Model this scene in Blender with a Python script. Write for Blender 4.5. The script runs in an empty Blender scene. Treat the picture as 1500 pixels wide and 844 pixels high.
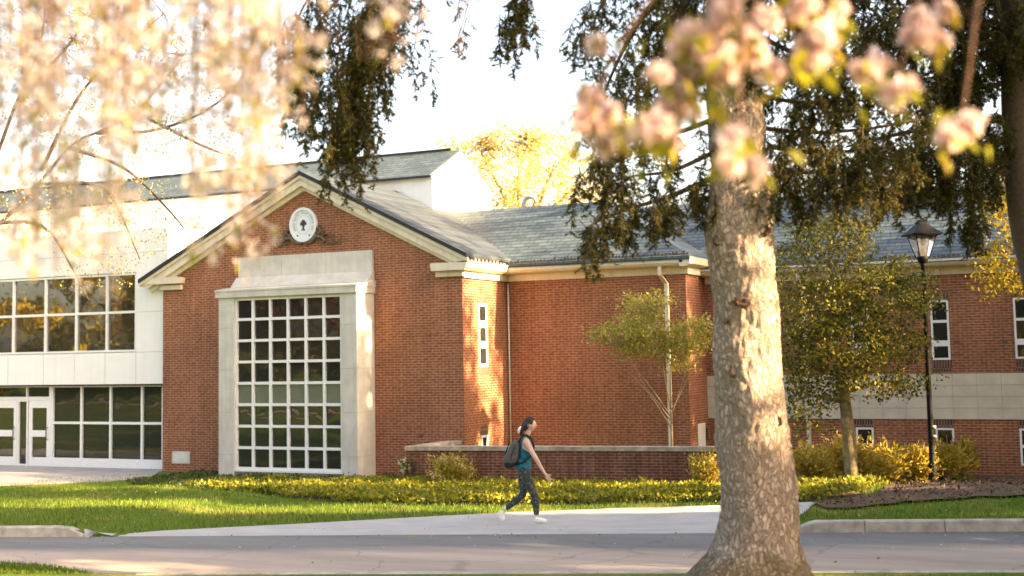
import bpy, bmesh, math, random
import numpy as np
from mathutils import Vector, noise as mnoise
rnd = random.Random(7)
rng = np.random.default_rng(11)
R_ = math.radians
scene = bpy.context.scene
COL = scene.collection

# ------------------------------------------------------------------ camera
F, CY = 1941.6, 351.06                    # focal length and principal row in photo pixels
YAW, PITCH, ROLL = 0.445368, 0.087027, -0.018515
HC = 2.7
_f = np.array([-math.sin(YAW)*math.cos(PITCH), math.cos(YAW)*math.cos(PITCH), math.sin(PITCH)])
_r = np.array([math.cos(YAW), math.sin(YAW), 0.0]); _u = np.cross(_r, _f)
_c, _s = math.cos(ROLL), math.sin(ROLL)
CR, CU, CF = _c*_r+_s*_u, -_s*_r+_c*_u, _f
CAM = np.array([0, 0, HC])
def ray(px, py): return CR*((px-750)/F) - CU*((py-CY)/F) + CF
def atD(px, py, D): return CAM + ray(px, py)*D
def onY(px, py, Y): d = ray(px, py); return CAM + d*(Y/d[1])
def onX(px, py, X): d = ray(px, py); return CAM + d*(X/d[0])
def onZ(px, py, Z): d = ray(px, py); return CAM + d*((Z-HC)/d[2])

cam_d = bpy.data.cameras.new('camera'); cam = bpy.data.objects.new('camera', cam_d); COL.objects.link(cam)
from mathutils import Matrix
cam.matrix_world = Matrix(((CR[0], CU[0], -CF[0], CAM[0]), (CR[1], CU[1], -CF[1], CAM[1]), (CR[2], CU[2], -CF[2], CAM[2]), (0, 0, 0, 1)))
cam_d.sensor_width = 36.0; cam_d.sensor_fit = 'HORIZONTAL'
cam_d.lens = F/1500*36.0
cam_d.shift_y = -(422-CY)/1500
cam_d.clip_start = 0.1; cam_d.clip_end = 3000
cam_d.dof.use_dof = True; cam_d.dof.focus_distance = 23.5; cam_d.dof.aperture_fstop = cam_d.lens/40.0
scene.camera = cam

# ------------------------------------------------------------------ light
SUN_AZ, SUN_EL = 3.0, 21.0       # degrees from +X towards +Y, elevation
world = bpy.data.worlds.new('World'); scene.world = world; world.use_nodes = True
nt = world.node_tree; bg = nt.nodes['Background']
sky = nt.nodes.new('ShaderNodeTexSky'); sky.sky_type = 'NISHITA'; sky.sun_disc = False
sky.sun_elevation = R_(SUN_EL); sky.sun_rotation = R_(90-SUN_AZ); sky.air_density = 1.0; sky.dust_density = 4.0; sky.ozone_density = 0.6
nt.links.new(sky.outputs[0], bg.inputs[0]); bg.inputs[1].default_value = 0.095
sl = bpy.data.lights.new('sun', 'SUN'); sl.energy = 5.0; sl.angle = R_(0.6); sl.color = (1.0, 0.78, 0.50)
so = bpy.data.objects.new('sun', sl); COL.objects.link(so)
sd = Vector((math.cos(R_(SUN_EL))*math.cos(R_(SUN_AZ)), math.cos(R_(SUN_EL))*math.sin(R_(SUN_AZ)), math.sin(R_(SUN_EL))))
so.rotation_euler = sd.to_track_quat('Z', 'Y').to_euler(); so.location = (30, 10, 30)
vs = scene.view_settings
vs.view_transform = 'Standard'; vs.look = 'None'; vs.gamma = 1.0; vs.use_curve_mapping = False
vs.exposure = 2.9
try:
    vs.use_white_balance = True; vs.white_balance_temperature = 7700; vs.white_balance_tint = 17
except Exception: pass
scene.render.engine = 'CYCLES'
cy = scene.cycles
cy.use_denoising = True
try: cy.denoiser = 'OPENIMAGEDENOISE'
except Exception: pass
cy.max_bounces = 6; cy.transparent_max_bounces = 8; cy.diffuse_bounces = 3; cy.glossy_bounces = 3; cy.transmission_bounces = 4
cy.sample_clamp_indirect = 6.0; cy.caustics_reflective = False; cy.caustics_refractive = False

# ------------------------------------------------------------------ helpers
def tag(o, label=None, cat=None, group=None, kind=None):
    if label: o['label'] = label
    if cat: o['category'] = cat
    if group: o['group'] = group
    if kind: o['kind'] = kind
    return o
def thing(name, loc, label, cat, group=None):
    o = bpy.data.objects.new(name, None); COL.objects.link(o); o.location = Vector(loc); o.empty_display_size = .2
    return tag(o, label, cat, group)
def wloc(o):
    v = Vector((0, 0, 0))
    while o is not None: v = v + o.location; o = o.parent
    return v
def link(name, me, mat, parent, origin=None):
    """link mesh given in world coordinates under parent (unrotated chain)"""
    o = bpy.data.objects.new(name, me); COL.objects.link(o)
    if mat is not None and not me.materials: me.materials.append(mat)
    if parent is not None:
        me.transform(Matrix.Translation(-wloc(parent))); o.parent = parent
    elif origin is not None:
        me.transform(Matrix.Translation(-Vector(origin))); o.location = Vector(origin)
    return o
class MB:
    def __init__(s): s.v = []; s.f = []; s.m = []; s.sm = []
    def add(s, vs_, fs, smooth=False, mi=0):
        b = len(s.v); s.v += [tuple(float(c) for c in p) for p in vs_]
        for f in fs: s.f.append(tuple(i+b for i in f)); s.sm.append(smooth); s.m.append(mi)
    def box(s, x0, x1, y0, y1, z0, z1, mi=0):
        s.add([(x0,y0,z0),(x1,y0,z0),(x1,y1,z0),(x0,y1,z0),(x0,y0,z1),(x1,y0,z1),(x1,y1,z1),(x0,y1,z1)],
              [(3,2,1,0),(4,5,6,7),(0,1,5,4),(1,2,6,5),(2,3,7,6),(3,0,4,7)], False, mi)
    def hull8(s, a, mi=0):   # 8 points as in box
        s.add(a, [(3,2,1,0),(4,5,6,7),(0,1,5,4),(1,2,6,5),(2,3,7,6),(3,0,4,7)], False, mi)
    def prism(s, poly, d0, d1, axis='Y', mi=0):
        """poly in the plane across axis; Y: (x,z), X: (y,z), Z: (x,y)"""
        n = len(poly)
        def P(a, b, d): return {'Y': (a, d, b), 'X': (d, a, b), 'Z': (a, b, d)}[axis]
        vs_ = [P(a, b, d0) for a, b in poly] + [P(a, b, d1) for a, b in poly]
        fs = [tuple(range(n)), tuple(range(2*n-1, n-1, -1))] + [(i, i+n, (i+1) % n+n, (i+1) % n) for i in range(n)]
        s.add(vs_, fs, False, mi)
    def tube(s, path, radii, seg=8, mi=0, caps=True, smooth=True):
        P = [Vector(p) for p in path]; n = len(P)
        if not hasattr(radii, '__len__'): radii = [radii]*n
        vs_ = []; prev = None
        for i in range(n):
            t = (P[min(i+1, n-1)]-P[max(i-1, 0)])
            if t.length < 1e-9: t = Vector((0, 0, 1))
            t.normalize()
            if prev is None:
                a = Vector((1, 0, 0)) if abs(t.x) < .8 else Vector((0, 1, 0))
                x = (a - t*a.dot(t)).normalized()
            else: x = (prev - t*prev.dot(t)).normalized()
            prev = x; y = t.cross(x)
            for k in range(seg):
                an = 2*math.pi*k/seg
                vs_.append(P[i]+(x*math.cos(an)+y*math.sin(an))*radii[i])
        fs = [(i*seg+k, i*seg+(k+1) % seg, (i+1)*seg+(k+1) % seg, (i+1)*seg+k) for i in range(n-1) for k in range(seg)]
        if caps: fs += [tuple(range(seg-1, -1, -1)), tuple(range((n-1)*seg, n*seg))]
        s.add(vs_, fs, smooth, mi)
    def lathe(s, prof, cx, cy_, seg=20, mi=0):  # prof: (r, z) list
        s.tube_prof(prof, cx, cy_, seg, mi)
    def tube_prof(s, prof, cx, cy_, seg, mi):
        vs_ = [(cx+r*math.cos(2*math.pi*k/seg), cy_+r*math.sin(2*math.pi*k/seg), z) for r, z in prof for k in range(seg)]
        n = len(prof)
        fs = [(i*seg+k, i*seg+(k+1) % seg, (i+1)*seg+(k+1) % seg, (i+1)*seg+k) for i in range(n-1) for k in range(seg)]
        fs += [tuple(range(seg-1, -1, -1)), tuple(range((n-1)*seg, n*seg))]
        s.add(vs_, fs, True, mi)
    def build(s, name, mat, parent=None, origin=None, fix=True):
        me = bpy.data.meshes.new(name)
        me.from_pydata(s.v, [], s.f)
        mats = mat if isinstance(mat, (list, tuple)) else [mat]
        for m in mats: me.materials.append(m)
        me.polygons.foreach_set('material_index', s.m); me.polygons.foreach_set('use_smooth', s.sm)
        if fix:
            bm = bmesh.new(); bm.from_mesh(me); bmesh.ops.recalc_face_normals(bm, faces=bm.faces); bm.to_mesh(me); bm.free()
        me.update()
        return link(name, me, None, parent, origin)
def npmesh(name, V, nper, mat, parent=None, origin=None, smooth=False):
    """V: (N*nper,3) array, each nper verts one polygon"""
    V = np.asarray(V, dtype=np.float32).reshape(-1, 3); n = len(V)//nper
    me = bpy.data.meshes.new(name)
    me.vertices.add(len(V)); me.vertices.foreach_set('co', V.ravel())
    me.loops.add(n*nper); me.loops.foreach_set('vertex_index', np.arange(n*nper, dtype=np.int32))
    me.polygons.add(n); me.polygons.foreach_set('loop_start', np.arange(0, n*nper, nper, dtype=np.int32))
    try: me.polygons.foreach_set('loop_total', np.full(n, nper, dtype=np.int32))
    except Exception: pass
    me.update(calc_edges=True); me.validate()
    return link(name, me, mat, parent, origin)
def unit(a): return a/np.maximum(np.linalg.norm(a, axis=-1, keepdims=True), 1e-9)
def leafverts(C, size, aspect=.5, axis=None, spread=1.0, jit=.35):
    """rhombic leaves: C (N,3) base points; axis: preferred direction (N,3) or None"""
    C = np.asarray(C, float); N = len(C)
    a = unit(rng.normal(size=(N, 3)))
    if axis is not None: a = unit(np.asarray(axis, float)+spread*a)
    b = unit(np.cross(a, rng.normal(size=(N, 3))))
    nrm = np.cross(a, b)
    L = (size*(1+jit*rng.uniform(-1, 1, N)))[:, None]
    W = L*aspect*.5
    V = np.stack([C, C+a*L*.45+b*W+nrm*L*.06, C+a*L, C+a*L*.45-b*W+nrm*L*.06], axis=1)
    return V.reshape(-1, 3)

# ------------------------------------------------------------------ materials
def nodes_of(name):
    m = bpy.data.materials.new(name); m.use_nodes = True
    t = m.node_tree; p = t.nodes['Principled BSDF']
    return m, t, p
def rgb(c): return (c[0], c[1], c[2], 1)
def plain(name, col, rough=.6, metal=0, var=.12, scale=6.0, bump=0, bscale=60, spec=.4, col2=None):
    m, t, p = nodes_of(name); N = t.nodes; L = t.links
    geo = N.new('ShaderNodeNewGeometry')
    nz = N.new('ShaderNodeTexNoise'); nz.inputs['Scale'].default_value = scale; nz.inputs['Detail'].default_value = 5; nz.inputs['Roughness'].default_value = .6
    L.new(geo.outputs['Position'], nz.inputs['Vector'])
    rp = N.new('ShaderNodeValToRGB')
    c2 = col2 or tuple(min(1, c*(1+var)) for c in col)
    c1 = col if col2 else tuple(c*(1-var) for c in col)
    rp.color_ramp.elements[0].position = .35; rp.color_ramp.elements[1].position = .65
    rp.color_ramp.elements[0].color = rgb(c1); rp.color_ramp.elements[1].color = rgb(c2)
    L.new(nz.outputs['Fac'], rp.inputs['Fac']); L.new(rp.outputs['Color'], p.inputs['Base Color'])
    p.inputs['Roughness'].default_value = rough; p.inputs['Metallic'].default_value = metal; p.inputs['Specular IOR Level'].default_value = spec
    if bump:
        n2 = N.new('ShaderNodeTexNoise'); n2.inputs['Scale'].default_value = bscale; n2.inputs['Detail'].default_value = 4
        L.new(geo.outputs['Position'], n2.inputs['Vector'])
        b = N.new('ShaderNodeBump'); b.inputs['Strength'].default_value = bump; b.inputs['Distance'].default_value = .02
        L.new(n2.outputs['Fac'], b.inputs['Height']); L.new(b.outputs['Normal'], p.inputs['Normal'])
    return m
def wallcoords(t):
    """(x or y, z) metres picked by the facing of the wall"""
    N = t.nodes; L = t.links
    geo = N.new('ShaderNodeNewGeometry')
    sp = N.new('ShaderNodeSeparateXYZ'); L.new(geo.outputs['Position'], sp.inputs[0])
    sn = N.new('ShaderNodeSeparateXYZ'); L.new(geo.outputs['True Normal'], sn.inputs[0])
    ab = N.new('ShaderNodeMath'); ab.operation = 'ABSOLUTE'; L.new(sn.outputs['X'], ab.inputs[0])
    gt = N.new('ShaderNodeMath'); gt.operation = 'GREATER_THAN'; L.new(ab.outputs[0], gt.inputs[0]); gt.inputs[1].default_value = .7
    mx = N.new('ShaderNodeMix'); L.new(gt.outputs[0], mx.inputs[0]); L.new(sp.outputs['X'], mx.inputs[2]); L.new(sp.outputs['Y'], mx.inputs[3])
    cb = N.new('ShaderNodeCombineXYZ'); L.new(mx.outputs[0], cb.inputs['X']); L.new(sp.outputs['Z'], cb.inputs['Y'])
    return geo, cb.outputs[0]
def brick_mat(name, c1, c2, mortar, bw=.215, rh=.0685, ms=.011, dark=(.12, .04, .025), rough=.85):
    m, t, p = nodes_of(name); N = t.nodes; L = t.links
    geo, vec = wallcoords(t)
    br = N.new('ShaderNodeTexBrick'); L.new(vec, br.inputs['Vector'])
    br.inputs['Scale'].default_value = 1; br.inputs['Brick Width'].default_value = bw; br.inputs['Row Height'].default_value = rh
    br.inputs['Mortar Size'].default_value = ms; br.inputs['Mortar Smooth'].default_value = .15; br.inputs['Bias'].default_value = -.1
    br.inputs['Color1'].default_value = rgb(c1); br.inputs['Color2'].default_value = rgb(c2); br.inputs['Mortar'].default_value = rgb(mortar)
    nz = N.new('ShaderNodeTexNoise'); nz.inputs['Scale'].default_value = .55; nz.inputs['Detail'].default_value = 6; nz.inputs['Roughness'].default_value = .65
    L.new(geo.outputs['Position'], nz.inputs['Vector'])
    rp = N.new('ShaderNodeValToRGB'); rp.color_ramp.elements[0].position = .3; rp.color_ramp.elements[1].position = .72
    rp.color_ramp.elements[0].color = (.78, .78, .78, 1); rp.color_ramp.elements[1].color = (1.16, 1.14, 1.12, 1)
    L.new(nz.outputs['Fac'], rp.inputs['Fac'])
    n3 = N.new('ShaderNodeTexNoise'); n3.inputs['Scale'].default_value = 9; n3.inputs['Detail'].default_value = 2; L.new(vec, n3.inputs['Vector'])
    r3 = N.new('ShaderNodeValToRGB'); r3.color_ramp.elements[0].position = .33; r3.color_ramp.elements[1].position = .55
    r3.color_ramp.elements[0].color = (.66, .62, .6, 1); r3.color_ramp.elements[1].color = (1, 1, 1, 1); L.new(n3.outputs['Fac'], r3.inputs['Fac'])
    mu = N.new('ShaderNodeMix'); mu.data_type = 'RGBA'; mu.blend_type = 'MULTIPLY'; mu.inputs[0].default_value = 1
    L.new(br.outputs['Color'], mu.inputs[6]); L.new(rp.outputs['Color'], mu.inputs[7])
    m2 = N.new('ShaderNodeMix'); m2.data_type = 'RGBA'; m2.blend_type = 'MULTIPLY'; m2.inputs[0].default_value = .8
    L.new(mu.outputs[2], m2.inputs[6]); L.new(r3.outputs['Color'], m2.inputs[7])
    L.new(m2.outputs[2], p.inputs['Base Color'])
    p.inputs['Roughness'].default_value = rough; p.inputs['Specular IOR Level'].default_value = .25
    iv = N.new('ShaderNodeMath'); iv.operation = 'SUBTRACT'; iv.inputs[0].default_value = 1; L.new(br.outputs['Fac'], iv.inputs[1])
    b = N.new('ShaderNodeBump'); b.inputs['Strength'].default_value = .6; b.inputs['Distance'].default_value = .012
    L.new(iv.outputs[0], b.inputs['Height']); L.new(b.outputs['Normal'], p.inputs['Normal'])
    return m
M = {}
M['brick'] = brick_mat('red_brick', (.36, .110, .049), (.285, .080, .036), (.42, .275, .175))
M['brick_wall'] = brick_mat('weathered_brick', (.24, .075, .04), (.18, .06, .036), (.30, .20, .14))
M['soldier'] = brick_mat('dark_soldier_brick', (.13, .06, .04), (.09, .045, .03), (.26, .19, .14), bw=.0685, rh=.24, ms=.012)
M['slate'] = brick_mat('slate_roofing', (.098, .138, .152), (.06, .09, .102), (.022, .03, .035), bw=.42, rh=.105, ms=.011, rough=.6)
M['slate_pale'] = brick_mat('pale_slate_roofing', (.052, .072, .088), (.036, .051, .064), (.024, .03, .036), bw=.42, rh=.095, ms=.006, rough=.8)
M['cream'] = plain('cream_painted_trim', (.70, .62, .47), .5, var=.06, scale=3)
M['white_panel'] = plain('white_metal_panel', (.84, .84, .81), .45, var=.03, scale=1.2)
M['white_frame'] = plain('white_window_frame', (.80, .80, .76), .4, var=.03)
M['stone'] = plain('pale_limestone', (.58, .555, .48), .8, var=.1, scale=2.5, bump=.08, bscale=30)
def streak(m, amt=.16):
    t = m.node_tree; N = t.nodes; L = t.links; p = N['Principled BSDF']
    geo = N.new('ShaderNodeNewGeometry'); mp = N.new('ShaderNodeMapping'); mp.inputs['Scale'].default_value = (5, 5, .35); L.new(geo.outputs['Position'], mp.inputs['Vector'])
    nz = N.new('ShaderNodeTexNoise'); nz.inputs['Scale'].default_value = 1.5; nz.inputs['Detail'].default_value = 6; L.new(mp.outputs['Vector'], nz.inputs['Vector'])
    rp = N.new('ShaderNodeValToRGB'); rp.color_ramp.elements[0].position = .38; rp.color_ramp.elements[1].position = .6; rp.color_ramp.elements[0].color = (1-amt, 1-amt*1.05, 1-amt*1.2, 1); rp.color_ramp.elements[1].color = (1, 1, 1, 1); L.new(nz.outputs['Fac'], rp.inputs['Fac'])
    src = p.inputs['Base Color'].links[0].from_socket
    mu = N.new('ShaderNodeMix'); mu.data_type = 'RGBA'; mu.blend_type = 'MULTIPLY'; mu.inputs[0].default_value = 1; L.new(src, mu.inputs[6]); L.new(rp.outputs['Color'], mu.inputs[7]); L.new(mu.outputs[2], p.inputs['Base Color'])
streak(M['stone'], .07); streak(M['white_panel'], .035); streak(M['cream'], .10); streak(M['brick_wall'], .35); streak(M['brick'], .13)
M['stone_band'] = plain('buff_stone_band', (.60, .545, .43), .8, var=.08, scale=2.5)
M['joint'] = plain('panel_joint', (.40, .39, .35), .8)
M['joint_dark'] = plain('path_joint', (.2, .19, .17), .95)
M['dark_edge'] = plain('black_drip_edge', (.012, .013, .015), .5)
M['rust_metal'] = plain('snow_guard_metal', (.10, .07, .055), .6, var=.4, scale=14)
M['gutter_leaf'] = plain('copper_flashing', (.30, .21, .18), .6, var=.3, scale=10)
M['cap_stone'] = plain('weathered_cap_stone', (.36, .31, .235), .9, var=.3, scale=5, bump=.2)
M['concrete'] = plain('pale_concrete', (.40, .38, .345), .85, var=.10, scale=1.6, bump=.1, bscale=80)
M['porch'] = plain('porch_concrete', (.38, .36, .33), .85, var=.14, scale=1.3, bump=.1)
M['kerb'] = plain('kerb_concrete', (.40, .36, .30), .9, var=.25, scale=4, bump=.25, bscale=50)
M['asphalt'] = plain('road_asphalt', (.17, .165, .155), .85, var=.12, scale=.8, bump=.15, bscale=150)
def asphalt_mat():
    m, t, p = nodes_of('two_tone_road_asphalt'); N = t.nodes; L = t.links
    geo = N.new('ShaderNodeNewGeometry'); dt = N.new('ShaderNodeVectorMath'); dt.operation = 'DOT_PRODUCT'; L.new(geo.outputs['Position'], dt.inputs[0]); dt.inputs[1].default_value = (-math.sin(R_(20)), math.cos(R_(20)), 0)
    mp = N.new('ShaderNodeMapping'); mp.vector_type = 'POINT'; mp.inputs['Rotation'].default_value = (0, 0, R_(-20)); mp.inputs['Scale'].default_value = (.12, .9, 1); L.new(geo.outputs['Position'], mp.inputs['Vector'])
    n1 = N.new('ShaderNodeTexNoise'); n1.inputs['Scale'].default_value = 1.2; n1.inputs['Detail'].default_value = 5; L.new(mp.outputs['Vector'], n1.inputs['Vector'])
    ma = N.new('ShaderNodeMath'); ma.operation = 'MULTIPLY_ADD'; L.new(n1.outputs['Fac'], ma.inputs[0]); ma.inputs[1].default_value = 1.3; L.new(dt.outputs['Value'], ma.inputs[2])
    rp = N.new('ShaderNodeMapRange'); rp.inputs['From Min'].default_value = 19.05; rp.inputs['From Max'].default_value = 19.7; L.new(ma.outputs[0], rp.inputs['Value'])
    mx = N.new('ShaderNodeMix'); mx.data_type = 'RGBA'; L.new(rp.outputs[0], mx.inputs[0]); mx.inputs[6].default_value = (.46, .36, .275, 1); mx.inputs[7].default_value = (.185, .18, .165, 1)  # paler tan on the near side of the road, grey on the far side
    n2 = N.new('ShaderNodeTexNoise'); n2.inputs['Scale'].default_value = 60; n2.inputs['Detail'].default_value = 4; L.new(geo.outputs['Position'], n2.inputs['Vector'])
    r2 = N.new('ShaderNodeValToRGB'); r2.color_ramp.elements[0].color = (.72, .72, .72, 1); r2.color_ramp.elements[1].color = (1.2, 1.2, 1.2, 1); L.new(n2.outputs['Fac'], r2.inputs['Fac'])
    mu = N.new('ShaderNodeMix'); mu.data_type = 'RGBA'; mu.blend_type = 'MULTIPLY'; mu.inputs[0].default_value = 1; L.new(mx.outputs[2], mu.inputs[6]); L.new(r2.outputs['Color'], mu.inputs[7])
    vn = N.new('ShaderNodeTexNoise'); vn.inputs['Scale'].default_value = 1.1; vn.inputs['Detail'].default_value = 6; L.new(geo.outputs['Position'], vn.inputs['Vector'])
    va = N.new('ShaderNodeVectorMath'); va.operation = 'MULTIPLY_ADD'; L.new(vn.outputs['Color'], va.inputs[0]); va.inputs[1].default_value = (1.1, 1.1, 0); L.new(geo.outputs['Position'], va.inputs[2])
    vo = N.new('ShaderNodeTexVoronoi'); vo.feature = 'DISTANCE_TO_EDGE'; vo.inputs['Scale'].default_value = .42; L.new(va.outputs[0], vo.inputs['Vector'])
    cr = N.new('ShaderNodeMapRange'); cr.inputs['From Min'].default_value = .003; cr.inputs['From Max'].default_value = .012; cr.inputs['To Min'].default_value = .78; L.new(vo.outputs['Distance'], cr.inputs['Value'])
    m3 = N.new('ShaderNodeMix'); m3.data_type = 'RGBA'; m3.blend_type = 'MULTIPLY'; m3.inputs[0].default_value = 1; L.new(mu.outputs[2], m3.inputs[6]); L.new(cr.outputs[0], m3.inputs[7])
    ns = N.new('ShaderNodeTexNoise'); ns.inputs['Scale'].default_value = .9; ns.inputs['Detail'].default_value = 7; ns.inputs['Roughness'].default_value = .7; L.new(mp.outputs['Vector'], ns.inputs['Vector'])
    rs = N.new('ShaderNodeValToRGB'); rs.color_ramp.elements[0].position = .35; rs.color_ramp.elements[1].position = .62; rs.color_ramp.elements[0].color = (.72, .72, .73, 1); rs.color_ramp.elements[1].color = (1.08, 1.07, 1.06, 1); L.new(ns.outputs['Fac'], rs.inputs['Fac'])
    m4 = N.new('ShaderNodeMix'); m4.data_type = 'RGBA'; m4.blend_type = 'MULTIPLY'; m4.inputs[0].default_value = 1; L.new(m3.outputs[2], m4.inputs[6]); L.new(rs.outputs['Color'], m4.inputs[7])
    L.new(m4.outputs[2], p.inputs['Base Color']); p.inputs['Roughness'].default_value = .85; p.inputs['Specular IOR Level'].default_value = .25
    return m
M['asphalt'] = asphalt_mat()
M['mulch'] = plain('bark_mulch', (.075, .045, .024), .95, scale=16, bump=.9, bscale=40, col2=(.14, .088, .048))
M['soil'] = plain('garden_soil', (.05, .035, .022), .95, var=.4, scale=10, bump=.6)
M['black_metal'] = plain('black_painted_metal', (.008, .0085, .0085), .6, var=.2, spec=.12)
M['bronze'] = plain('aged_bronze', (.13, .10, .062), .5, var=.4, scale=14, metal=.3)
M['seal_white'] = plain('white_enamel', (.72, .75, .76), .35, var=.03)
M['seal_grey'] = plain('grey_enamel', (.42, .47, .49), .4, var=.05)
M['seal_dark'] = plain('dark_enamel', (.035, .035, .045), .4)
M['plaque'] = plain('pale_plaque', (.62, .60, .54), .6, var=.05)
M['interior'] = plain('dark_interior', (.03, .028, .026), .9)
M['blind'] = plain('grey_green_spandrel', (.13, .145, .12), .12, var=.12, scale=2, spec=.6)
def glass_mat(name, tint=(.02, .024, .021), ior=1.9):
    m, t, p = nodes_of(name); N = t.nodes; L = t.links
    p.inputs['Base Color'].default_value = rgb(tint); p.inputs['Roughness'].default_value = .02; p.inputs['IOR'].default_value = ior
    geo = N.new('ShaderNodeNewGeometry'); nz = N.new('ShaderNodeTexNoise'); nz.inputs['Scale'].default_value = 1.4; nz.inputs['Detail'].default_value = 1
    L.new(geo.outputs['Position'], nz.inputs['Vector'])
    b = N.new('ShaderNodeBump'); b.inputs['Strength'].default_value = .04; b.inputs['Distance'].default_value = .1
    L.new(nz.outputs['Fac'], b.inputs['Height']); L.new(b.outputs['Normal'], p.inputs['Normal'])
    return m
M['glass'] = glass_mat('window_glass', ior=1.62)
M['glass_low'] = glass_mat('lobby_glass', ior=1.42)
M['glass_up'] = glass_mat('upper_window_glass', ior=2.5)
def leaf_mat(name, cols, trans=.45, rough=.5, pos=None):
    m, t, p = nodes_of(name); N = t.nodes; L = t.links
    geo = N.new('ShaderNodeNewGeometry'); rp = N.new('ShaderNodeValToRGB')
    e = rp.color_ramp.elements
    while len(e) < len(cols): e.new(.5)
    for i, c in enumerate(cols):
        e[i].position = (pos[i] if pos else i/(len(cols)-1)); e[i].color = rgb(c)
    L.new(geo.outputs['Random Per Island'], rp.inputs['Fac'])
    p.inputs['Roughness'].default_value = rough; p.inputs['Specular IOR Level'].default_value = .25
    L.new(rp.outputs['Color'], p.inputs['Base Color'])
    tr = N.new('ShaderNodeBsdfTranslucent'); L.new(rp.outputs['Color'], tr.inputs['Color'])
    mx = N.new('ShaderNodeMixShader'); mx.inputs[0].default_value = trans
    out = [n for n in N if n.type == 'OUTPUT_MATERIAL'][0]
    L.new(p.outputs[0], mx.inputs[1]); L.new(tr.outputs[0], mx.inputs[2]); L.new(mx.outputs[0], out.inputs['Surface'])
    return m
M['needle'] = leaf_mat('spruce_needles', [(.018, .026, .007), (.042, .050, .011), (.085, .078, .014), (.20, .14, .03)], .38)
M['leaf_green'] = leaf_mat('green_gold_leaves', [(.04, .065, .014), (.11, .13, .02), (.26, .22, .03), (.46, .35, .05)], .45)
M['leaf_young'] = leaf_mat('young_olive_leaves', [(.22, .22, .035), (.40, .37, .06), (.56, .50, .15)], .45)
M['leaf_gold'] = leaf_mat('golden_leaves', [(.25, .20, .02), (.42, .31, .03), (.55, .42, .05)], .5)
M['leaf_pale'] = leaf_mat('pale_spring_leaves', [(.30, .28, .10), (.45, .40, .16), (.55, .50, .28)], .5)
M['leaf_far'] = leaf_mat('far_spring_leaves', [(.40, .33, .10), (.55, .45, .15), (.62, .54, .28)], .5)
M['leaf_wood'] = leaf_mat('woodland_leaves', [(.07, .065, .012), (.30, .22, .03), (.60, .42, .05)], .4)
M['leaf_shade'] = leaf_mat('shade_tree_leaves', [(.03, .045, .01), (.06, .08, .014), (.10, .10, .02)], .12)
M['leaf_red'] = leaf_mat('dark_red_leaves', [(.06, .012, .01), (.16, .03, .025), (.22, .06, .03)], .3)
M['cover'] = leaf_mat('ground_cover_leaves', [(.13, .15, .018), (.26, .26, .025), (.42, .37, .035)], .4)
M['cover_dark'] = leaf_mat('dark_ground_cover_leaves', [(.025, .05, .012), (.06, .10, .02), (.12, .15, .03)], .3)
M['bush'] = leaf_mat('yellow_bush_leaves', [(.20, .18, .025), (.42, .34, .04), (.56, .44, .06), (.5, .34, .16)], .45)
M['bloom_bush'] = leaf_mat('pale_bush_flowers', [(.62, .52, .30), (.75, .66, .42)], .4)
M['petal_pale'] = leaf_mat('pale_cherry_petals', [(.50, .405, .38), (.63, .54, .51), (.78, .71, .69)], .45)
M['petal_pink'] = leaf_mat('pink_cherry_petals', [(.72, .48, .46), (.84, .64, .61), (.90, .78, .75)], .45)
M['cherry_leaf'] = leaf_mat('cherry_leaves', [(.18, .20, .015), (.34, .32, .025), (.42, .28, .04)], .55)
M['twig'] = plain('dark_twig_bark', (.075, .05, .034), .9, var=.3, scale=30)
M['twig_red'] = plain('cherry_bark', (.17, .09, .055), .8, var=.3, scale=30)
M['twig_pale'] = plain('pale_young_bark', (.30, .22, .135), .8, var=.2, scale=20)
M['trunk_dec'] = plain('olive_bark', (.20, .16, .08), .9, var=.4, scale=9, bump=.5, bscale=30)
M['grass'] = leaf_mat('grass_blades', [(.06, .13, .012), (.12, .20, .02), (.22, .26, .03)], .35)

def lawn_mat():
    m, t, p = nodes_of('lawn_turf'); N = t.nodes; L = t.links
    geo = N.new('ShaderNodeNewGeometry')
    n1 = N.new('ShaderNodeTexNoise'); n1.inputs['Scale'].default_value = 14; n1.inputs['Detail'].default_value = 8; n1.inputs['Roughness'].default_value = .75
    L.new(geo.outputs['Position'], n1.inputs['Vector'])
    n2 = N.new('ShaderNodeTexNoise'); n2.inputs['Scale'].default_value = .5; n2.inputs['Detail'].default_value = 4; L.new(geo.outputs['Position'], n2.inputs['Vector'])
    r1 = N.new('ShaderNodeValToRGB'); e = r1.color_ramp.elements
    e[0].position = .3; e[0].color = (.05, .10, .012, 1); e[1].position = .72; e[1].color = (.15, .22, .025, 1)
    L.new(n1.outputs['Fac'], r1.inputs['Fac'])
    r2 = N.new('ShaderNodeValToRGB'); e = r2.color_ramp.elements; e[0].position = .5; e[0].color = (0, 0, 0, 1); e[1].position = .66; e[1].color = (.75, .75, .75, 1)
    L.new(n2.outputs['Fac'], r2.inputs['Fac'])
    mx = N.new('ShaderNodeMix'); mx.data_type = 'RGBA'; L.new(r2.outputs['Color'], mx.inputs[0]); L.new(r1.outputs['Color'], mx.inputs[6]); mx.inputs[7].default_value = (.28, .22, .06, 1)
    L.new(mx.outputs[2], p.inputs['Base Color']); p.inputs['Roughness'].default_value = .9; p.inputs['Specular IOR Level'].default_value = .1
    b = N.new('ShaderNodeBump'); b.inputs['Strength'].default_value = .8; b.inputs['Distance'].default_value = .05
    L.new(n1.outputs['Fac'], b.inputs['Height']); L.new(b.outputs['Normal'], p.inputs['Normal'])
    return m
M['lawn'] = lawn_mat()

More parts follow.
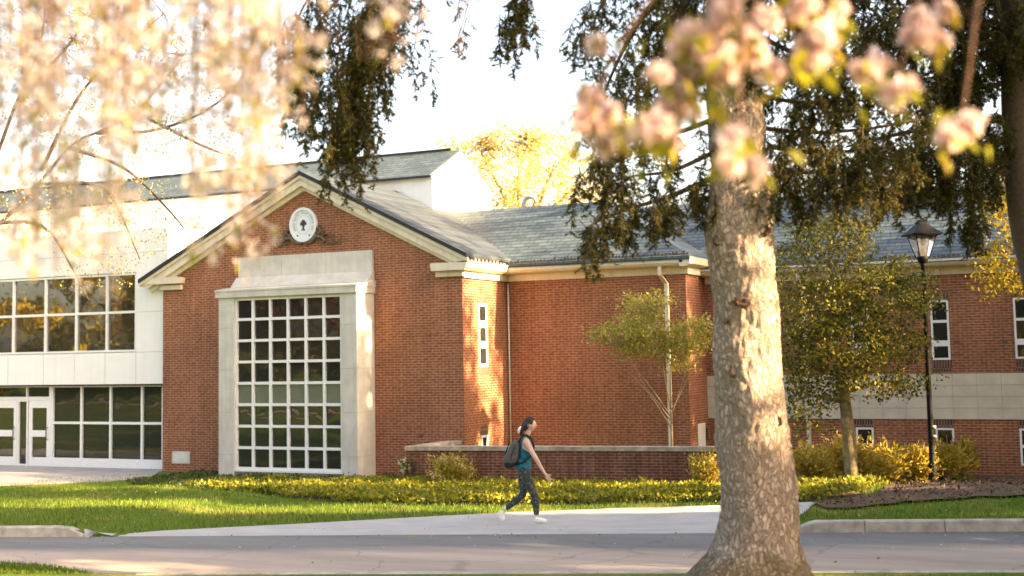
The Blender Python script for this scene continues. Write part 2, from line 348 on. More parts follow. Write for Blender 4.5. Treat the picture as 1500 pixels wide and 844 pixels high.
def bark_mat():
    m, t, p = nodes_of('scaly_spruce_bark'); N = t.nodes; L = t.links
    tc = N.new('ShaderNodeTexCoord'); mp = N.new('ShaderNodeMapping'); mp.inputs['Scale'].default_value = (1, 1, .5)
    L.new(tc.outputs['Object'], mp.inputs['Vector'])
    nz = N.new('ShaderNodeTexNoise'); nz.inputs['Scale'].default_value = 5; nz.inputs['Detail'].default_value = 9; nz.inputs['Roughness'].default_value = .65
    L.new(mp.outputs['Vector'], nz.inputs['Vector'])
    add = N.new('ShaderNodeVectorMath'); add.operation = 'MULTIPLY_ADD'; L.new(nz.outputs['Color'], add.inputs[0]); add.inputs[1].default_value = (.20, .20, .30); L.new(mp.outputs['Vector'], add.inputs[2])
    vo = N.new('ShaderNodeTexVoronoi'); vo.feature = 'DISTANCE_TO_EDGE'; vo.inputs['Scale'].default_value = 20; L.new(add.outputs[0], vo.inputs['Vector'])
    vc = N.new('ShaderNodeTexVoronoi'); vc.inputs['Scale'].default_value = 20; L.new(add.outputs[0], vc.inputs['Vector'])
    rp = N.new('ShaderNodeValToRGB'); e = rp.color_ramp.elements
    e[0].position = 0; e[0].color = (.24, .17, .13, 1); e[1].position = .08; e[1].color = (.45, .355, .285, 1)
    L.new(vo.outputs['Distance'], rp.inputs['Fac'])
    sh = N.new('ShaderNodeSeparateColor'); L.new(vc.outputs['Color'], sh.inputs[0])
    r2 = N.new('ShaderNodeValToRGB'); e = r2.color_ramp.elements; e[0].color = (.90, .86, .83, 1); e[1].color = (1.08, 1.07, 1.06, 1); L.new(sh.outputs[0], r2.inputs['Fac'])
    mu = N.new('ShaderNodeMix'); mu.data_type = 'RGBA'; mu.blend_type = 'MULTIPLY'; mu.inputs[0].default_value = .85
    L.new(rp.outputs['Color'], mu.inputs[6]); L.new(r2.outputs['Color'], mu.inputs[7])
    # darker olive-brown tone on the root flare, fading out upwards
    geo = N.new('ShaderNodeNewGeometry'); sp = N.new('ShaderNodeSeparateXYZ'); L.new(tc.outputs['Object'], sp.inputs[0])
    n3 = N.new('ShaderNodeTexNoise'); n3.inputs['Scale'].default_value = 4; n3.inputs['Detail'].default_value = 5; L.new(tc.outputs['Object'], n3.inputs['Vector'])
    ma = N.new('ShaderNodeMath'); ma.operation = 'MULTIPLY_ADD'; L.new(n3.outputs['Fac'], ma.inputs[0]); ma.inputs[1].default_value = -.9; L.new(sp.outputs['Z'], ma.inputs[2])
    r3 = N.new('ShaderNodeValToRGB'); e = r3.color_ramp.elements; e[0].position = 0; e[0].color = (.6, .6, .6, 1); e[1].position = .22; e[1].color = (0, 0, 0, 1); L.new(ma.outputs[0], r3.inputs['Fac'])
    mm = N.new('ShaderNodeMix'); mm.data_type = 'RGBA'; L.new(r3.outputs['Color'], mm.inputs[0]); L.new(mu.outputs[2], mm.inputs[6]); mm.inputs[7].default_value = (.15, .11, .03, 1)
    L.new(mm.outputs[2], p.inputs['Base Color']); p.inputs['Roughness'].default_value = .9; p.inputs['Specular IOR Level'].default_value = .15
    n4 = N.new('ShaderNodeTexNoise'); n4.inputs['Scale'].default_value = 45; n4.inputs['Detail'].default_value = 5; L.new(mp.outputs['Vector'], n4.inputs['Vector'])
    r4 = N.new('ShaderNodeValToRGB'); r4.color_ramp.elements[1].position = .22; L.new(vo.outputs['Distance'], r4.inputs['Fac'])
    ad = N.new('ShaderNodeMath'); ad.operation = 'MULTIPLY_ADD'; L.new(n4.outputs['Fac'], ad.inputs[0]); ad.inputs[1].default_value = .5; L.new(r4.outputs['Color'], ad.inputs[2])
    ad2 = N.new('ShaderNodeMath'); ad2.operation = 'MULTIPLY_ADD'; L.new(sh.outputs[1], ad2.inputs[0]); ad2.inputs[1].default_value = .5; L.new(ad.outputs[0], ad2.inputs[2])
    b = N.new('ShaderNodeBump'); b.inputs['Strength'].default_value = .9; b.inputs['Distance'].default_value = .022
    L.new(ad2.outputs[0], b.inputs['Height']); L.new(b.outputs['Normal'], p.inputs['Normal'])
    return m
M['bark'] = bark_mat()

# ------------------------------------------------------------------ ground
CU_, SU_ = math.cos(R_(20)), math.sin(R_(20))
def uv(x, y): return x*CU_+y*SU_, -x*SU_+y*CU_
def xy(u, v): return u*CU_-v*SU_, u*SU_+v*CU_
V0, V1 = 16.15, 20.25                     # road edges, metres across the road axis
def sst(a, b, x):
    t = min(1, max(0, (x-a)/(b-a))); return t*t*(3-2*t)
def apron(u): return sst(-8.9, -8.2, u)*(1-sst(1.6, 2.3, u))
def ground(x, y):
    u, v = uv(x, y)
    if v < V0+.0:                         # near bank, climbing to the camera
        return .10 + .075*max(0, min(13.5, V0-v))*sst(0, 3, V0-v) if v < V0 else 0
    if v < V1: return -.03
    k = 1-sst(-24.5, -21.5, x)
    vw = -SU_*x+CU_*(30.6-4.3*k)
    s = max(0, min(1, (v-V1)/max(1.0, vw-V1)))
    edge = .12*(1-apron(u)) - .02*apron(u)
    z = edge*(1-s) - .53*s
    d2 = ((x+2.5)/4.0)**2 + ((y-25.2)/2.4)**2
    z += .42*math.exp(-d2)
    d3 = ((x+8.3)/3.2)**2 + ((y-26.5)/2.2)**2
    z += .10*math.exp(-d3)
    return z
def gp(px, py, dz=0.0):
    z = 0.0
    for _ in range(40):
        p = onZ(px, py, z+dz); zn = ground(p[0], p[1]); z += .5*(zn-z)
    return p
gu = [-900, -400, -200, -110, -75]+[-48+.5*i for i in range(141)]+[40, 70, 110, 200, 400, 900]
gv = [-900, -300, -120, -50, -25]+[-12+.5*i for i in range(56)]+[V0-.115, V0-.02, V0+.0, V0+.01, V0+.3, V1-.3, V1-.02, V1+.03, V1+.04, V1+.16]+[V1+.5+.4*i for i in range(62)]+[55, 70, 100, 200, 400, 1200]
def gground():
    V = []
    for v in gv:
        for u in gu:
            x, y = xy(u, v); cu, cv = min(max(u, -48), 22), min(max(v, -12), 45)
            z = ground(*xy(cu, cv))
            if V0-.02 < v <= V1+.035: z = -.06
            V.append((x, y, z))
    nx = len(gu)
    Fc = [(j*nx+i, j*nx+i+1, (j+1)*nx+i+1, (j+1)*nx+i) for j in range(len(gv)-1) for i in range(nx-1)]
    b = MB(); b.add(V, Fc, True); tag(b.build('ground', M['lawn'], fix=False), kind='structure')
gground()
def strip(name, mat, inner, outer, dz, follow=True, kind='structure', n=6):
    """sheet between two polylines of (x,y) points, following the ground"""
    V = []; m = len(inner)
    for (a, b) in zip(inner, outer):
        for k in range(n+1):
            t = k/n; x = a[0]+(b[0]-a[0])*t; y = a[1]+(b[1]-a[1])*t
            V.append((x, y, (ground(x, y) if follow else 0)+dz))
    Fc = [(i*(n+1)+k, i*(n+1)+k+1, (i+1)*(n+1)+k+1, (i+1)*(n+1)+k) for i in range(m-1) for k in range(n)]
    b = MB(); b.add(V, Fc, True); return tag(b.build(name, mat, fix=False), kind=kind)
us = [-90+2*i for i in range(80)]
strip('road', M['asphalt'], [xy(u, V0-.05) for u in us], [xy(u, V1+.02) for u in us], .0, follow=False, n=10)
def interp(pts, u):
    for (a, b), (c, d) in zip(pts, pts[1:]):
        if u <= c: return b+(d-b)*max(0, (u-a))/(c-a)
    return pts[-1][1]
# concrete path: from the dropped kerb, widening to the right and leading off behind the big trunk
pf_px = [(128, 782.6), (235, 779.5), (450, 768.5), (600, 760), (750, 752), (900, 746), (1050, 742), (1110, 740), (1150, 738.5), (1190, 737)]
pn_px = [(130, 784), (250, 784), (450, 784), (600, 784), (750, 784), (900, 784), (1050, 783), (1115, 782), (1158, 764), (1194, 739)]
def roadedge(px, py):
    p = onZ(px, py, 0); return xy(uv(p[0], p[1])[0], V1+.02)
pf = [tuple(gp(*q)[:2]) for q in pf_px]; pn_ = [roadedge(*q) for q in pn_px[:8]]+[tuple(gp(*q)[:2]) for q in pn_px[8:]]
def dens(P, k=8): return [(a[0]+(b_[0]-a[0])*i/k, a[1]+(b_[1]-a[1])*i/k) for a, b_ in zip(P, P[1:]) for i in range(k)]+[P[-1]]
pf, pn_ = dens(pf), dens(pn_)
strip('path', M['concrete'], pn_, pf, .022, n=12)
pathpoly = pn_+pf[::-1]
# porch slab in front of the entrance
pp_ = [tuple(onZ(*q, -.49)[:2]) for q in ((-60, 713), (0, 710), (60, 707.5), (120, 705), (170, 702.5), (200, 699), (225, 696))]
b = MB(); b.prism([(-60, 31.6), (-60, pp_[0][1]-.6)]+pp_+[(-26.32, 30.9), (-26.32, 31.6)], -1.0, -.49, 'Z')
tag(b.build('porch_slab', M['porch']), kind='structure')
# kerbs
def kerb(name, u0, u1, v0, v1, z1, flare0=0, flare1=0, joints=2.4):
    b = MB(); u = u0
    while u < u1-1e-6:
        e = min(u1, u+joints); e2 = e-(.012 if e < u1 else 0)
        def top(q):
            z = z1
            if flare0 and q < u0+flare0: z = .015+(z1-.015)*sst(0, 1, (q-u0)/flare0)
            if flare1 and q > u1-flare1: z = .015+(z1-.015)*sst(0, 1, (u1-q)/flare1)
            return z
        k = 10; w = []
        for i in range(k+1):
            q = u+(e2-u)*i/k; zt = top(q)
            for (vv, zz) in ((v0, -.1), (v0+.012, zt-.02 if zt > .04 else zt*.5), (v0+.035, zt), (v1, zt), (v1, -.1)):
                x, y = xy(q, vv); w.append((x, y, zz))
        fs = [(i*5+j, i*5+j+1, (i+1)*5+j+1, (i+1)*5+j) for i in range(k) for j in range(4)]+[(0, 1, 2, 3, 4), tuple(range(k*5+4, k*5-1, -1))]
        b.add(w, fs); u = e
    return tag(b.build(name, M['kerb']), kind='structure')
kerb('kerb', -60.2, -8.62, V1, V1+.17, .16, flare1=.5, joints=2.45)
kerb('kerb', 2.05, 40, V1, V1+.17, .17, flare0=.45, joints=1.15)
kerb('kerb', -6.6, 40, V0-.13, V0-.02, .115, flare0=.4, joints=3.0)
# mulch mound on the right, sweeping round the lamp
mp_in = [gp(x, y) for x, y in ((1190, 741), (1215, 748), (1270, 745), (1330, 737), (1400, 733), (1450, 731), (1500, 729))]
mp_in = [(p[0], p[1]) for p in mp_in]+[(.5, 23.2), (4, 24.5), (9, 26)]
mp_out = [gp(x, y) for x, y in ((1196, 738), (1240, 733), (1290, 724), (1335, 716))]
mp_out = [(p[0], p[1]) for p in mp_out]+[(-4.6, 27.2), (-4.2, 31.5), (-4.0, 35.2), (-.5, 35.25), (4, 35.25), (9, 35.25)]
mp_in = [(x+.14*mnoise.noise(Vector((x*2.3, y*2.3, 1))), y+.22*mnoise.noise(Vector((x*2.1, y*2.1, 5)))) for x, y in dens(mp_in, 12)]
mp_out = dens(mp_out, 12)
strip('mulch_bed', M['mulch'], mp_in, mp_out, .045, n=40)
# soil under the planting bed
bed_n = [gp(x, y) for x, y in ((186, 707), (290, 717), (380, 722), (440, 731), (500, 737), (560, 739), (640, 740), (720, 741), (800, 739), (900, 738), (1000, 736), (1060, 735), (1120, 735), (1180, 736), (1260, 728), (1340, 716))]
bed_n = [(p[0], p[1]) for p in bed_n]
def bed_far(x): return 30.05 if -23.7 < x < -18.9 else (30.9 if x < -16.8 else (28.75+(x+16.7)*.154 if x < -8.6 else 35.0))
bed_f = [(x, bed_far(x)) for x, y in bed_n]
strip('planting_bed', M['soil'], bed_n, bed_f, .012, n=14)

# ------------------------------------------------------------------ brick building
HB = thing('brick_building', (-16.3, 31.2, -.55), 'red brick campus building with a gabled wing, slate roofs and a tall stone framed window', 'building')
zb = -.75
b = MB()
slope = .49; RX = -21.22; RZ = 7.95
b.prism([(-26.3, zb), (-16.28, zb), (-16.28, 5.15), (RX, 5.15+(RX+16.28)*-slope), (-26.3, 5.15)], 31.0, 36.8)
wall_gable = b.build('gable_wall', M['brick'], HB)
b = MB(); b.box(-16.28, -11.0, 33.7, 38, zb, 5.1); b.build('recessed_wall', M['brick'], HB)
b = MB(); b.box(-11.0, 14, 35.3, 43, zb, .88); b.box(-11.0, 14, 35.3, 43, 2.03, 4.85); b.build('wing_wall', M['brick'], HB)
b = MB(); b.box(-10.99, 14, 35.27, 42.5, .882, 2.028); sb = b.build('stone_band', M['stone_band'], HB)
b = MB()
for k in range(1, 4): b.box(-10.98, 14, 35.264, 35.272, .88+k*.287-.006, .88+k*.287+.006)
for k in range(26):
    x = -10.4+k*.585; b.box(x-.006, x+.006, 35.265, 35.273, .885, 2.025)
b.build('joint', M['joint'], sb)
# roofs
def roofslab(b, pts, th=.10):
    n = len(pts); up = [Vector(p) for p in pts]
    dn = [p-Vector((0, 0, th)) for p in up]
    b.add(up+dn, [tuple(range(n)), tuple(range(2*n-1, n-1, -1))]+[(i, i+n, (i+1) % n+n, (i+1) % n) for i in range(n)])
def gz(x): return RZ-slope*abs(x-RX)
b = MB(); roofslab(b, [(RX, 30.72, RZ), (-15.98, 30.72, gz(-15.98)), (-15.98, 33.4, gz(-15.98)), (-20.2, 37.6, gz(-20.2)), (RX, 37.6, RZ)])
roofslab(b, [(RX, 30.72, RZ), (RX, 37.6, RZ), (-26.95, 37.6, gz(-26.95)), (-26.95, 30.72, gz(-26.95))])
groof = b.build('gable_roof', M['slate_pale'], HB)
# black drip edge along the rakes
b = MB()
for sgn, xe in ((1, -15.98), (-1, -26.97)):
    b.hull8([(RX, 30.66, RZ-.10), (xe, 30.66, gz(xe)-.10), (xe, 30.74, gz(xe)-.10), (RX, 30.74, RZ-.10),
             (RX, 30.66, RZ+.012), (xe, 30.66, gz(xe)+.012), (xe, 30.74, gz(xe)+.012), (RX, 30.74, RZ+.012)])
b.build('drip_edge', M['dark_edge'], groof)
def rake(b, y0, y1, o0, o1, xe0, xe1):
    """board between vertical offsets o0>o1 under the roof line"""
    b.prism([(RX, RZ-o0), (xe0, gz(xe0)-o0), (xe1, gz(xe1)-o1), (RX, RZ-o1)], y0, y1)
b = MB()
for xe0, xe1 in ((-15.95, -16.15), (-26.97, -26.72)):
    rake(b, 30.70, 30.76, .105, .20, xe0, xe0); rake(b, 30.76, 31.0, .20, .40, xe0, xe1); rake(b, 30.90, 31.0, .40, .52, xe1, xe1)
b.build('rake_trim', M['cream'], HB)
# cornice pieces: frieze, gutter and lip
def cornice(b, x0, x1, y0, y1, fr, gt, ex=.0):
    """front run along X with wall face y1; gutter front y0"""
    b.box(x0, x1, y1-.06, y1+.01, fr, fr+.18)
    b.prism([(y1+.01, fr+.18), (y1-.06, fr+.18), (y0+.06, fr+.215), (y0, fr+.28), (y0, gt-.06), (y0-.03, gt-.055), (y0-.03, gt), (y1+.01, gt)], x0, x1, 'X')
b = MB()
b.box(-26.36, -25.56, 30.90, 31.0, 4.81, 4.95); b.prism([(-26.95, 5.18), (-26.75, 4.98), (-25.50, 4.98), (-25.48, 5.15), (-25.6, 5.18)], 30.72, 31.0)
b.build('eave_return', M['cream'], HB); b = MB()
b.box(-17.03, -16.22, 30.90, 31.0, 4.81, 4.95); b.prism([(-17.10, 5.13), (-17.06, 4.96), (-16.06, 4.96), (-15.98, 5.16), (-17.06, 5.17)], 30.72, 31.0)
b.build('eave_return', M['cream'], HB)
b = MB()
b.box(-16.285, -16.21, 31.0, 33.64, 4.77, 4.95)
b.prism([(-16.3, 4.95), (-16.12, 4.95), (-16.0, 5.02), (-15.95, 5.19), (-16.3, 5.19)], 30.76, 33.14, 'Y')
b.build('side_cornice', M['cream'], HB)
b = MB(); cornice(b, -16.2, -10.92, 33.18, 33.7, 4.77, 5.19)
b.box(-11.0, -10.93, 33.7, 35.3, 4.77, 4.95); b.prism([(-11.0, 4.95), (-10.86, 4.95), (-10.72, 5.02), (-10.68, 5.19), (-11.0, 5.19)], 33.18, 35.4, 'Y')
b.build('recess_cornice', M['cream'], HB)
b = MB(); cornice(b, -10.95, 14.4, 34.80, 35.3, 4.55, 4.93); b.build('wing_cornice', M['cream'], HB)
# main roofs
b = MB()
ms = .54
def mz(y): return 5.22+ms*(y-33.14)
yr = 33.14+(7.25-5.22)/ms; xh = -10.7-(7.25-5.22)/ms
roofslab(b, [(-16.0, 33.14, 5.22), (-10.7, 33.14, 5.22), (xh, yr, 7.25), (-20.2, yr, 7.25)])
roofslab(b, [(-10.7, 33.14, 5.22), (-10.7, 35.4, 5.22), (xh, 39.2, 7.25), (xh, yr, 7.25)])
roofslab(b, [(-20.2, yr, 7.25), (xh, yr, 7.25), (xh, yr+4, 5.3), (-20.2, yr+4, 5.3)])
b.build('recess_roof', M['slate'], HB)
b = MB()
yw = 34.78+(7.25-4.95)/ms
roofslab(b, [(-11.2, 34.78, 4.95), (14.6, 34.78, 4.95), (14.6, yw, 7.25), (xh-.4, yw, 7.25), (-10.95, 35.4, 5.28)])
roofslab(b, [(xh-.4, yw, 7.25), (14.6, yw, 7.25), (14.6, yw+4.2, 4.95), (xh-.4, yw+4.2, 4.95)])
b.build('wing_roof', M['slate'], HB)
# snow guards / leaf litter along the eaves
b = MB()
for k in range(52):
    x = -15.9+k*.1; b.box(x, x+.07, 33.20, 33.225, 5.19, 5.19+rnd.uniform(.08, .16))
b.box(-15.95, -10.75, 33.26, 33.285, 5.19, 5.30)
for k in range(120):
    x = -10.6+k*.12; b.box(x, x+.085, 34.82, 34.845, 4.93, 4.93+rnd.uniform(.07, .15))
b.build('snow_guard', M['rust_metal'], HB)
b = MB(); b.box(-16.10, -16.06, 31.1, 33.1, 5.19, 5.29)
for k in range(9): b.box(-16.04, -16.0, 31.2+k*.22, 31.3+k*.22, 5.19, 5.25+rnd.uniform(0, .06))
b.build('gutter_flashing', M['gutter_leaf'], HB)
# valley flashing and ridge vent
b = MB(); b.hull8([(-16.08, 33.2, 5.24), (-15.96, 33.2, 5.24), (-15.92, 33.26, 5.27), (-16.04, 33.26, 5.27), (-20.1, 36.9, 7.29), (-20.0, 36.86, 7.29), (-19.95, 36.9, 7.31), (-20.05, 36.95, 7.31)]); b.build('valley_flashing', M['white_panel'], HB)
pv = onY(777, 309, yr+.3)
b = MB(); b.tube([(pv[0]-.22, pv[1], 7.1), (pv[0]-.22, pv[1], 7.42), (pv[0]-.15, pv[1], 7.55), (pv[0], pv[1], 7.6), (pv[0]+.15, pv[1], 7.55), (pv[0]+.2, pv[1], 7.42)], .07, 10); b.build('vent_pipe', M['joint'], HB)
# bay: stone frame, panel above, cornice, window
b = MB()
b.box(-23.55, -23.02, 30.1, 31.0, zb, 4.45); b.box(-19.5, -19.0, 30.1, 31.0, zb, 4.45)
b.box(-23.02, -19.5, 30.22, 31.0, zb, -.36); b.box(-23.02, -19.5, 30.1, 31.0, 4.42, 4.45)
bay = b.build('stone_bay', M['stone'], HB)
b = MB()
for z in (.0, 1.16, 2.33, 3.5):
    b.box(-23.552, -23.018, 30.096, 30.102, z+.1-.006, z+.1+.006); b.box(-19.502, -18.996, 30.096, 30.102, z+.1-.006, z+.1+.006); b.box(-19.002, -18.996, 30.1, 31.0, z+.1-.006, z+.1+.006)
b.build('joint', M['joint'], bay)
b = MB(); b.box(-23.62, -18.96, 30.03, 31.0, 4.45, 4.62)
b.prism([(30.01, 4.62), (30.01, 4.67), (30.95, 4.80), (31.0, 4.80), (31.0, 4.62)], -23.64, -18.94, 'X')
b.build('bay_cornice', M['stone'], HB)
b = MB(); b.box(-23.5, -19.0, 30.93, 31.0, 5.06, 5.64); b.prism([(30.62, 4.76), (30.9, 5.06), (31.0, 5.06), (31.0, 4.76)], -23.55, -18.98, 'X')
pn = b.build('stone_panel', M['stone'], HB)
b = MB()
for x in (-22.0, -20.5): b.box(x-.006, x+.006, 30.925, 30.932, 5.07, 5.63)
b.build('joint', M['joint'], pn)
def window(parent, name, x0, x1, z0, z1, y, cols, rows, fr=.05, mun=.05, depth=.09, glass='glass', special=None, xsplit=None, zsplit=None):
    """grid window in an XZ plane: frame mesh and a child mesh of panes"""
    b = MB(); b.box(x0, x1, y, y+depth, z0, z0+fr); b.box(x0, x1, y, y+depth, z1-fr, z1)
    b.box(x0, x0+fr, y, y+depth, z0+fr, z1-fr); b.box(x1-fr, x1, y, y+depth, z0+fr, z1-fr)
    xsx = xsplit or [x0+(x1-x0)*k/cols for k in range(1, cols)]
    zsz = zsplit or [z0+(z1-z0)*k/rows for k in range(1, rows)]
    for x in xsx: b.box(x-mun/2, x+mun/2, y+.004, y+depth, z0+fr, z1-fr)
    for z in zsz: b.box(x0+fr, x1-fr, y+.008, y+depth, z-mun/2, z+mun/2)
    o = b.build(name, M['white_frame'], parent)
    xe = [x0]+xsx+[x1]; ze = [z0]+zsz+[z1]
    g = MB(); sp = MB()
    for i in range(len(xe)-1):
        for j in range(len(ze)-1):
            t = sp if special is not None and j in special else g
            tl = rnd.uniform(-.0025, .0025)
            t.add([(xe[i], y+depth-.02+tl, ze[j]), (xe[i+1], y+depth-.02-tl, ze[j]), (xe[i+1], y+depth-.02+rnd.uniform(-.003, .003), ze[j+1]), (xe[i], y+depth-.02+tl, ze[j+1])], [(0, 1, 2, 3)])
    g.build('glazing', M[glass], o, fix=False)
    if sp.v: sp.build('glazing', M['blind'], o, fix=False)
    return o
window(HB, 'bay_window', -23.02, -19.5, -.30, 4.42, 30.16, 6, 8, fr=.06, mun=.075, special=(3,), glass='glass')
b = MB(); b.box(-23.02, -19.5, 30.12, 30.26, -.36, -.302); b.build('bay_sill', M['white_frame'], HB)
# slit windows: in the side wall (plane X) and along the wing (plane Y)
def slit_y(x, z0, z1, parts, sill, lint):
    y = 35.3; fr = .05; w = .225
    b = MB()
    b.box(x-w, x-w+fr, y-.012, y+.05, z0, z1); b.box(x+w-fr, x+w, y-.012, y+.05, z0, z1)
    zz = [z0]+[p for p in parts]+[z1]
    b.box(x-w+fr, x+w-fr, y-.012, y+.05, z0, z0+fr); b.box(x-w+fr, x+w-fr, y-.012, y+.05, z1-fr, z1)
    for p, h in parts_h(parts): b.box(x-w+fr, x+w-fr, y-.009, y+.05, p-h, p+h)
    o = b.build('slit_window', M['white_frame'], HB)
    g = MB(); g.add([(x-w+.01, y-.004, z0+.01), (x+w-.01, y-.003, z0+.01), (x+w-.01, y-.0035, z1-.01), (x-w+.01, y-.004, z1-.01)], [(0, 1, 2, 3)]); g.build('glazing', M['glass'], o, fix=False)
    s = MB()
    if lint: s.box(x-w-.03, x+w+.0, y-.006, y+.02, z1+.005, z1+.225); s.build('lintel', M['soldier'], o)
    s = MB()
    if sill: s.box(x-w-.0, x+w+.03, y-.006, y+.02, z0-.30, z0-.005); s.build('sill', M['soldier'], o)
def parts_h(parts): return [(p, .075 if i == 0 and len(parts) > 1 else .035) for i, p in enumerate(parts)]
for k in range(-1, 7):
    x = -4.79+2.0*k
    slit_y(x, 2.38, 3.9, (2.80, 3.36), True, True)
    slit_y(x, -.25, .66, (.22,), False, True)
for k in range(-1, 7):
    xs_ = -4.79+2.0*k
    b = MB(); b.box(xs_+.32, xs_+.43, 35.292, 35.31, 2.78, 2.85); b.build('wall_vent', M['rust_metal'], HB); b = MB(); b.box(xs_+1.48, xs_+1.6, 35.292, 35.31, 2.78, 2.85); b.build('wall_vent', M['rust_metal'], HB)
def slit_x(xp, y0, y1, z0, z1, parts, sill, lint):
    b = MB(); fr = .06
    b.box(xp-.03, xp+.012, y0, y0+fr, z0, z1); b.box(xp-.03, xp+.012, y1-fr*1.4, y1, z0, z1)
    b.box(xp-.03, xp+.012, y0+fr, y1-fr*1.4, z0, z0+fr); b.box(xp-.03, xp+.012, y0+fr, y1-fr*1.4, z1-fr, z1)
    for p in parts: b.box(xp-.03, xp+.009, y0+fr, y1-fr*1.4, p-.09, p+.09)
    o = b.build('slit_window', M['white_frame'], HB)
    g = MB(); g.add([(xp+.004, y0+.01, z0+.01), (xp+.003, y1-.01, z0+.01), (xp+.003, y1-.01, z1-.01), (xp+.004, y0+.01, z1-.01)], [(0, 1, 2, 3)]); g.build('glazing', M['glass'], o, fix=False)
    s = MB()
    if lint: s.box(xp-.02, xp+.006, y0-.05, y1+.02, z1+.005, z1+.25); s.build('lintel', M['soldier'], o)
    s = MB()
    if sill: s.box(xp-.02, xp+.006, y0-.0, y1+.08, z0-.28, z0-.005); s.build('sill', M['soldier'], o)
slit_x(-16.28, 31.90, 32.42, 2.42, 4.1, (3.0, 3.55), True, True)
slit_x(-16.28, 31.97, 32.36, -.35, .57, (.1,), False, True)
# end wall panel and dark window behind the big trunk
b = MB(); b.box(-11.02, -10.985, 34.35, 34.98, -.4, .78); b.build('white_hatch', M['white_panel'], HB)
b = MB(); b.box(-11.02, -10.992, 35.02, 35.2, .3, .62); b.build('vent_hood', M['dark_edge'], HB)
# downpipes
def downpipe(x, y, ztop, zg, off):
    b = MB(); w = .045
    b.box(x-w, x+w, y-off-w, y-off+w, ztop-.22, ztop+.02)
    b.hull8([(x-w, y-.1, ztop-.42), (x+w+.05, y-.1, ztop-.42), (x+w+.05, y-.01, ztop-.42), (x-w+.05, y-.01, ztop-.42), (x-w, y-off-w, ztop-.2), (x+w, y-off-w, ztop-.2), (x+w, y-off+w, ztop-.2), (x-w, y-off+w, ztop-.2)])
    b.box(x+.0, x+.10, y-.105, y-.012, zg, ztop-.4)
    o = b.build('downpipe', M['cream'], HB)
    for z in (zg+.6, zg+2.2, ztop-.9): c = MB(); c.box(x-.015, x+.115, y-.115, y-.002, z, z+.04); c.build('pipe_strap', M['cream'], o)
downpipe(-11.57, 33.7, 4.95, -.6, .42)
downpipe(-8.28, 35.3, 4.72, -.6, .42)
b = MB(); b.tube([(-16.22, 33.66, 4.7), (-16.22, 33.66, -.5)], .025, 8); b.build('conduit', M['cream'], HB)
# wall plaque, small vent, pipe stub
b = MB(); b.box(-25.92, -25.27, 30.965, 31.0, -.26, .09)
pq = b.build('wall_plaque', M['stone'], HB)
b = MB(); b.box(-25.85, -25.34, 30.958, 30.967, -.20, .03); b.build('plaque_face', M['plaque'], pq)
b = MB(); b.box(-23.72, -23.56, 30.975, 31.0, -.17, -.02); b.build('wall_vent', M['rust_metal'], HB); b = MB(); b.box(-17.62, -17.52, 30.96, 31.0, .60, .68); b.build('wall_vent', M['rust_metal'], HB)

# ------------------------------------------------------------------ emblem on the gable
ex, ez, ey = -21.26, 6.46, 30.99
EM = thing('gable_emblem', (ex, ey, ez-.6), 'round white seal with a dark tree mark over bronze scrollwork on the gable', 'emblem')
def disc(b, r0, r1, y0, y1, seg=48, sx=.92):
    if r0 <= 0:
        b.prism([(ex+r1*sx*math.cos(2*math.pi*k/seg), ez+r1*math.sin(2*math.pi*k/seg)) for k in range(seg)], y0, y1)
    else:
        for k in range(seg):
            a, c = 2*math.pi*k/seg, 2*math.pi*(k+1)/seg
            b.prism([(ex+r*sx*math.cos(t), ez+r*math.sin(t)) for r, t in ((r0, a), (r1, a), (r1, c), (r0, c))], y0, y1)
b = MB(); disc(b, .42, .49, ey-.09, ey); b.build('rim', M['seal_white'], EM)
b = MB(); disc(b, 0, .42, ey-.05, ey); b.build('disc', M['seal_white'], EM)
b = MB(); disc(b, .255, .268, ey-.054, ey-.049)
for k in range(30):                       # the ring of lettering, too small to read, as raised strokes
    t = R_(205-k*(230/29)); r = .345
    if k % 7 == 5: continue
    cx_, cz_ = ex+r*.92*math.cos(t), ez+r*math.sin(t); h, w = .038, .012
    dx, dz = math.cos(t), math.sin(t)
    b.prism([(cx_+dx*h-dz*w, cz_+dz*h+dx*w), (cx_+dx*h+dz*w, cz_+dz*h-dx*w), (cx_-dx*h+dz*w, cz_-dz*h-dx*w), (cx_-dx*h-dz*w, cz_-dz*h+dx*w)], ey-.056, ey-.049)
b.build('lettering_ring', M['seal_grey'], EM)
b = MB()
b.prism([(ex-.03, ez-.13), (ex+.03, ez-.13), (ex+.022, ez-.02), (ex-.022, ez-.02)], ey-.058, ey-.049)
b.prism([(ex-.075, ez-.155), (ex+.075, ez-.155), (ex+.045, ez-.125), (ex-.045, ez-.125)], ey-.060, ey-.049)
for dx, dz, r in ((0, .07, .075), (-.06, .035, .05), (.06, .035, .05), (0, .0, .05)):
    b.prism([(ex+dx+r*(1+.15*math.sin(5*k))*math.cos(2*math.pi*k/14), ez+dz+r*math.sin(2*math.pi*k/14)) for k in range(14)], ey-.058-dx*.02-r*.02, ey-.049)
for sx in (-1, 1): b.prism([(ex+sx*.20+.028*math.cos(k), ez-.30+.028*math.sin(k)) for k in (0, 1.05, 2.1, 3.14, 4.2, 5.25)], ey-.055, ey-.049)
b.build('tree_mark', M['seal_dark'], EM)
b = MB()
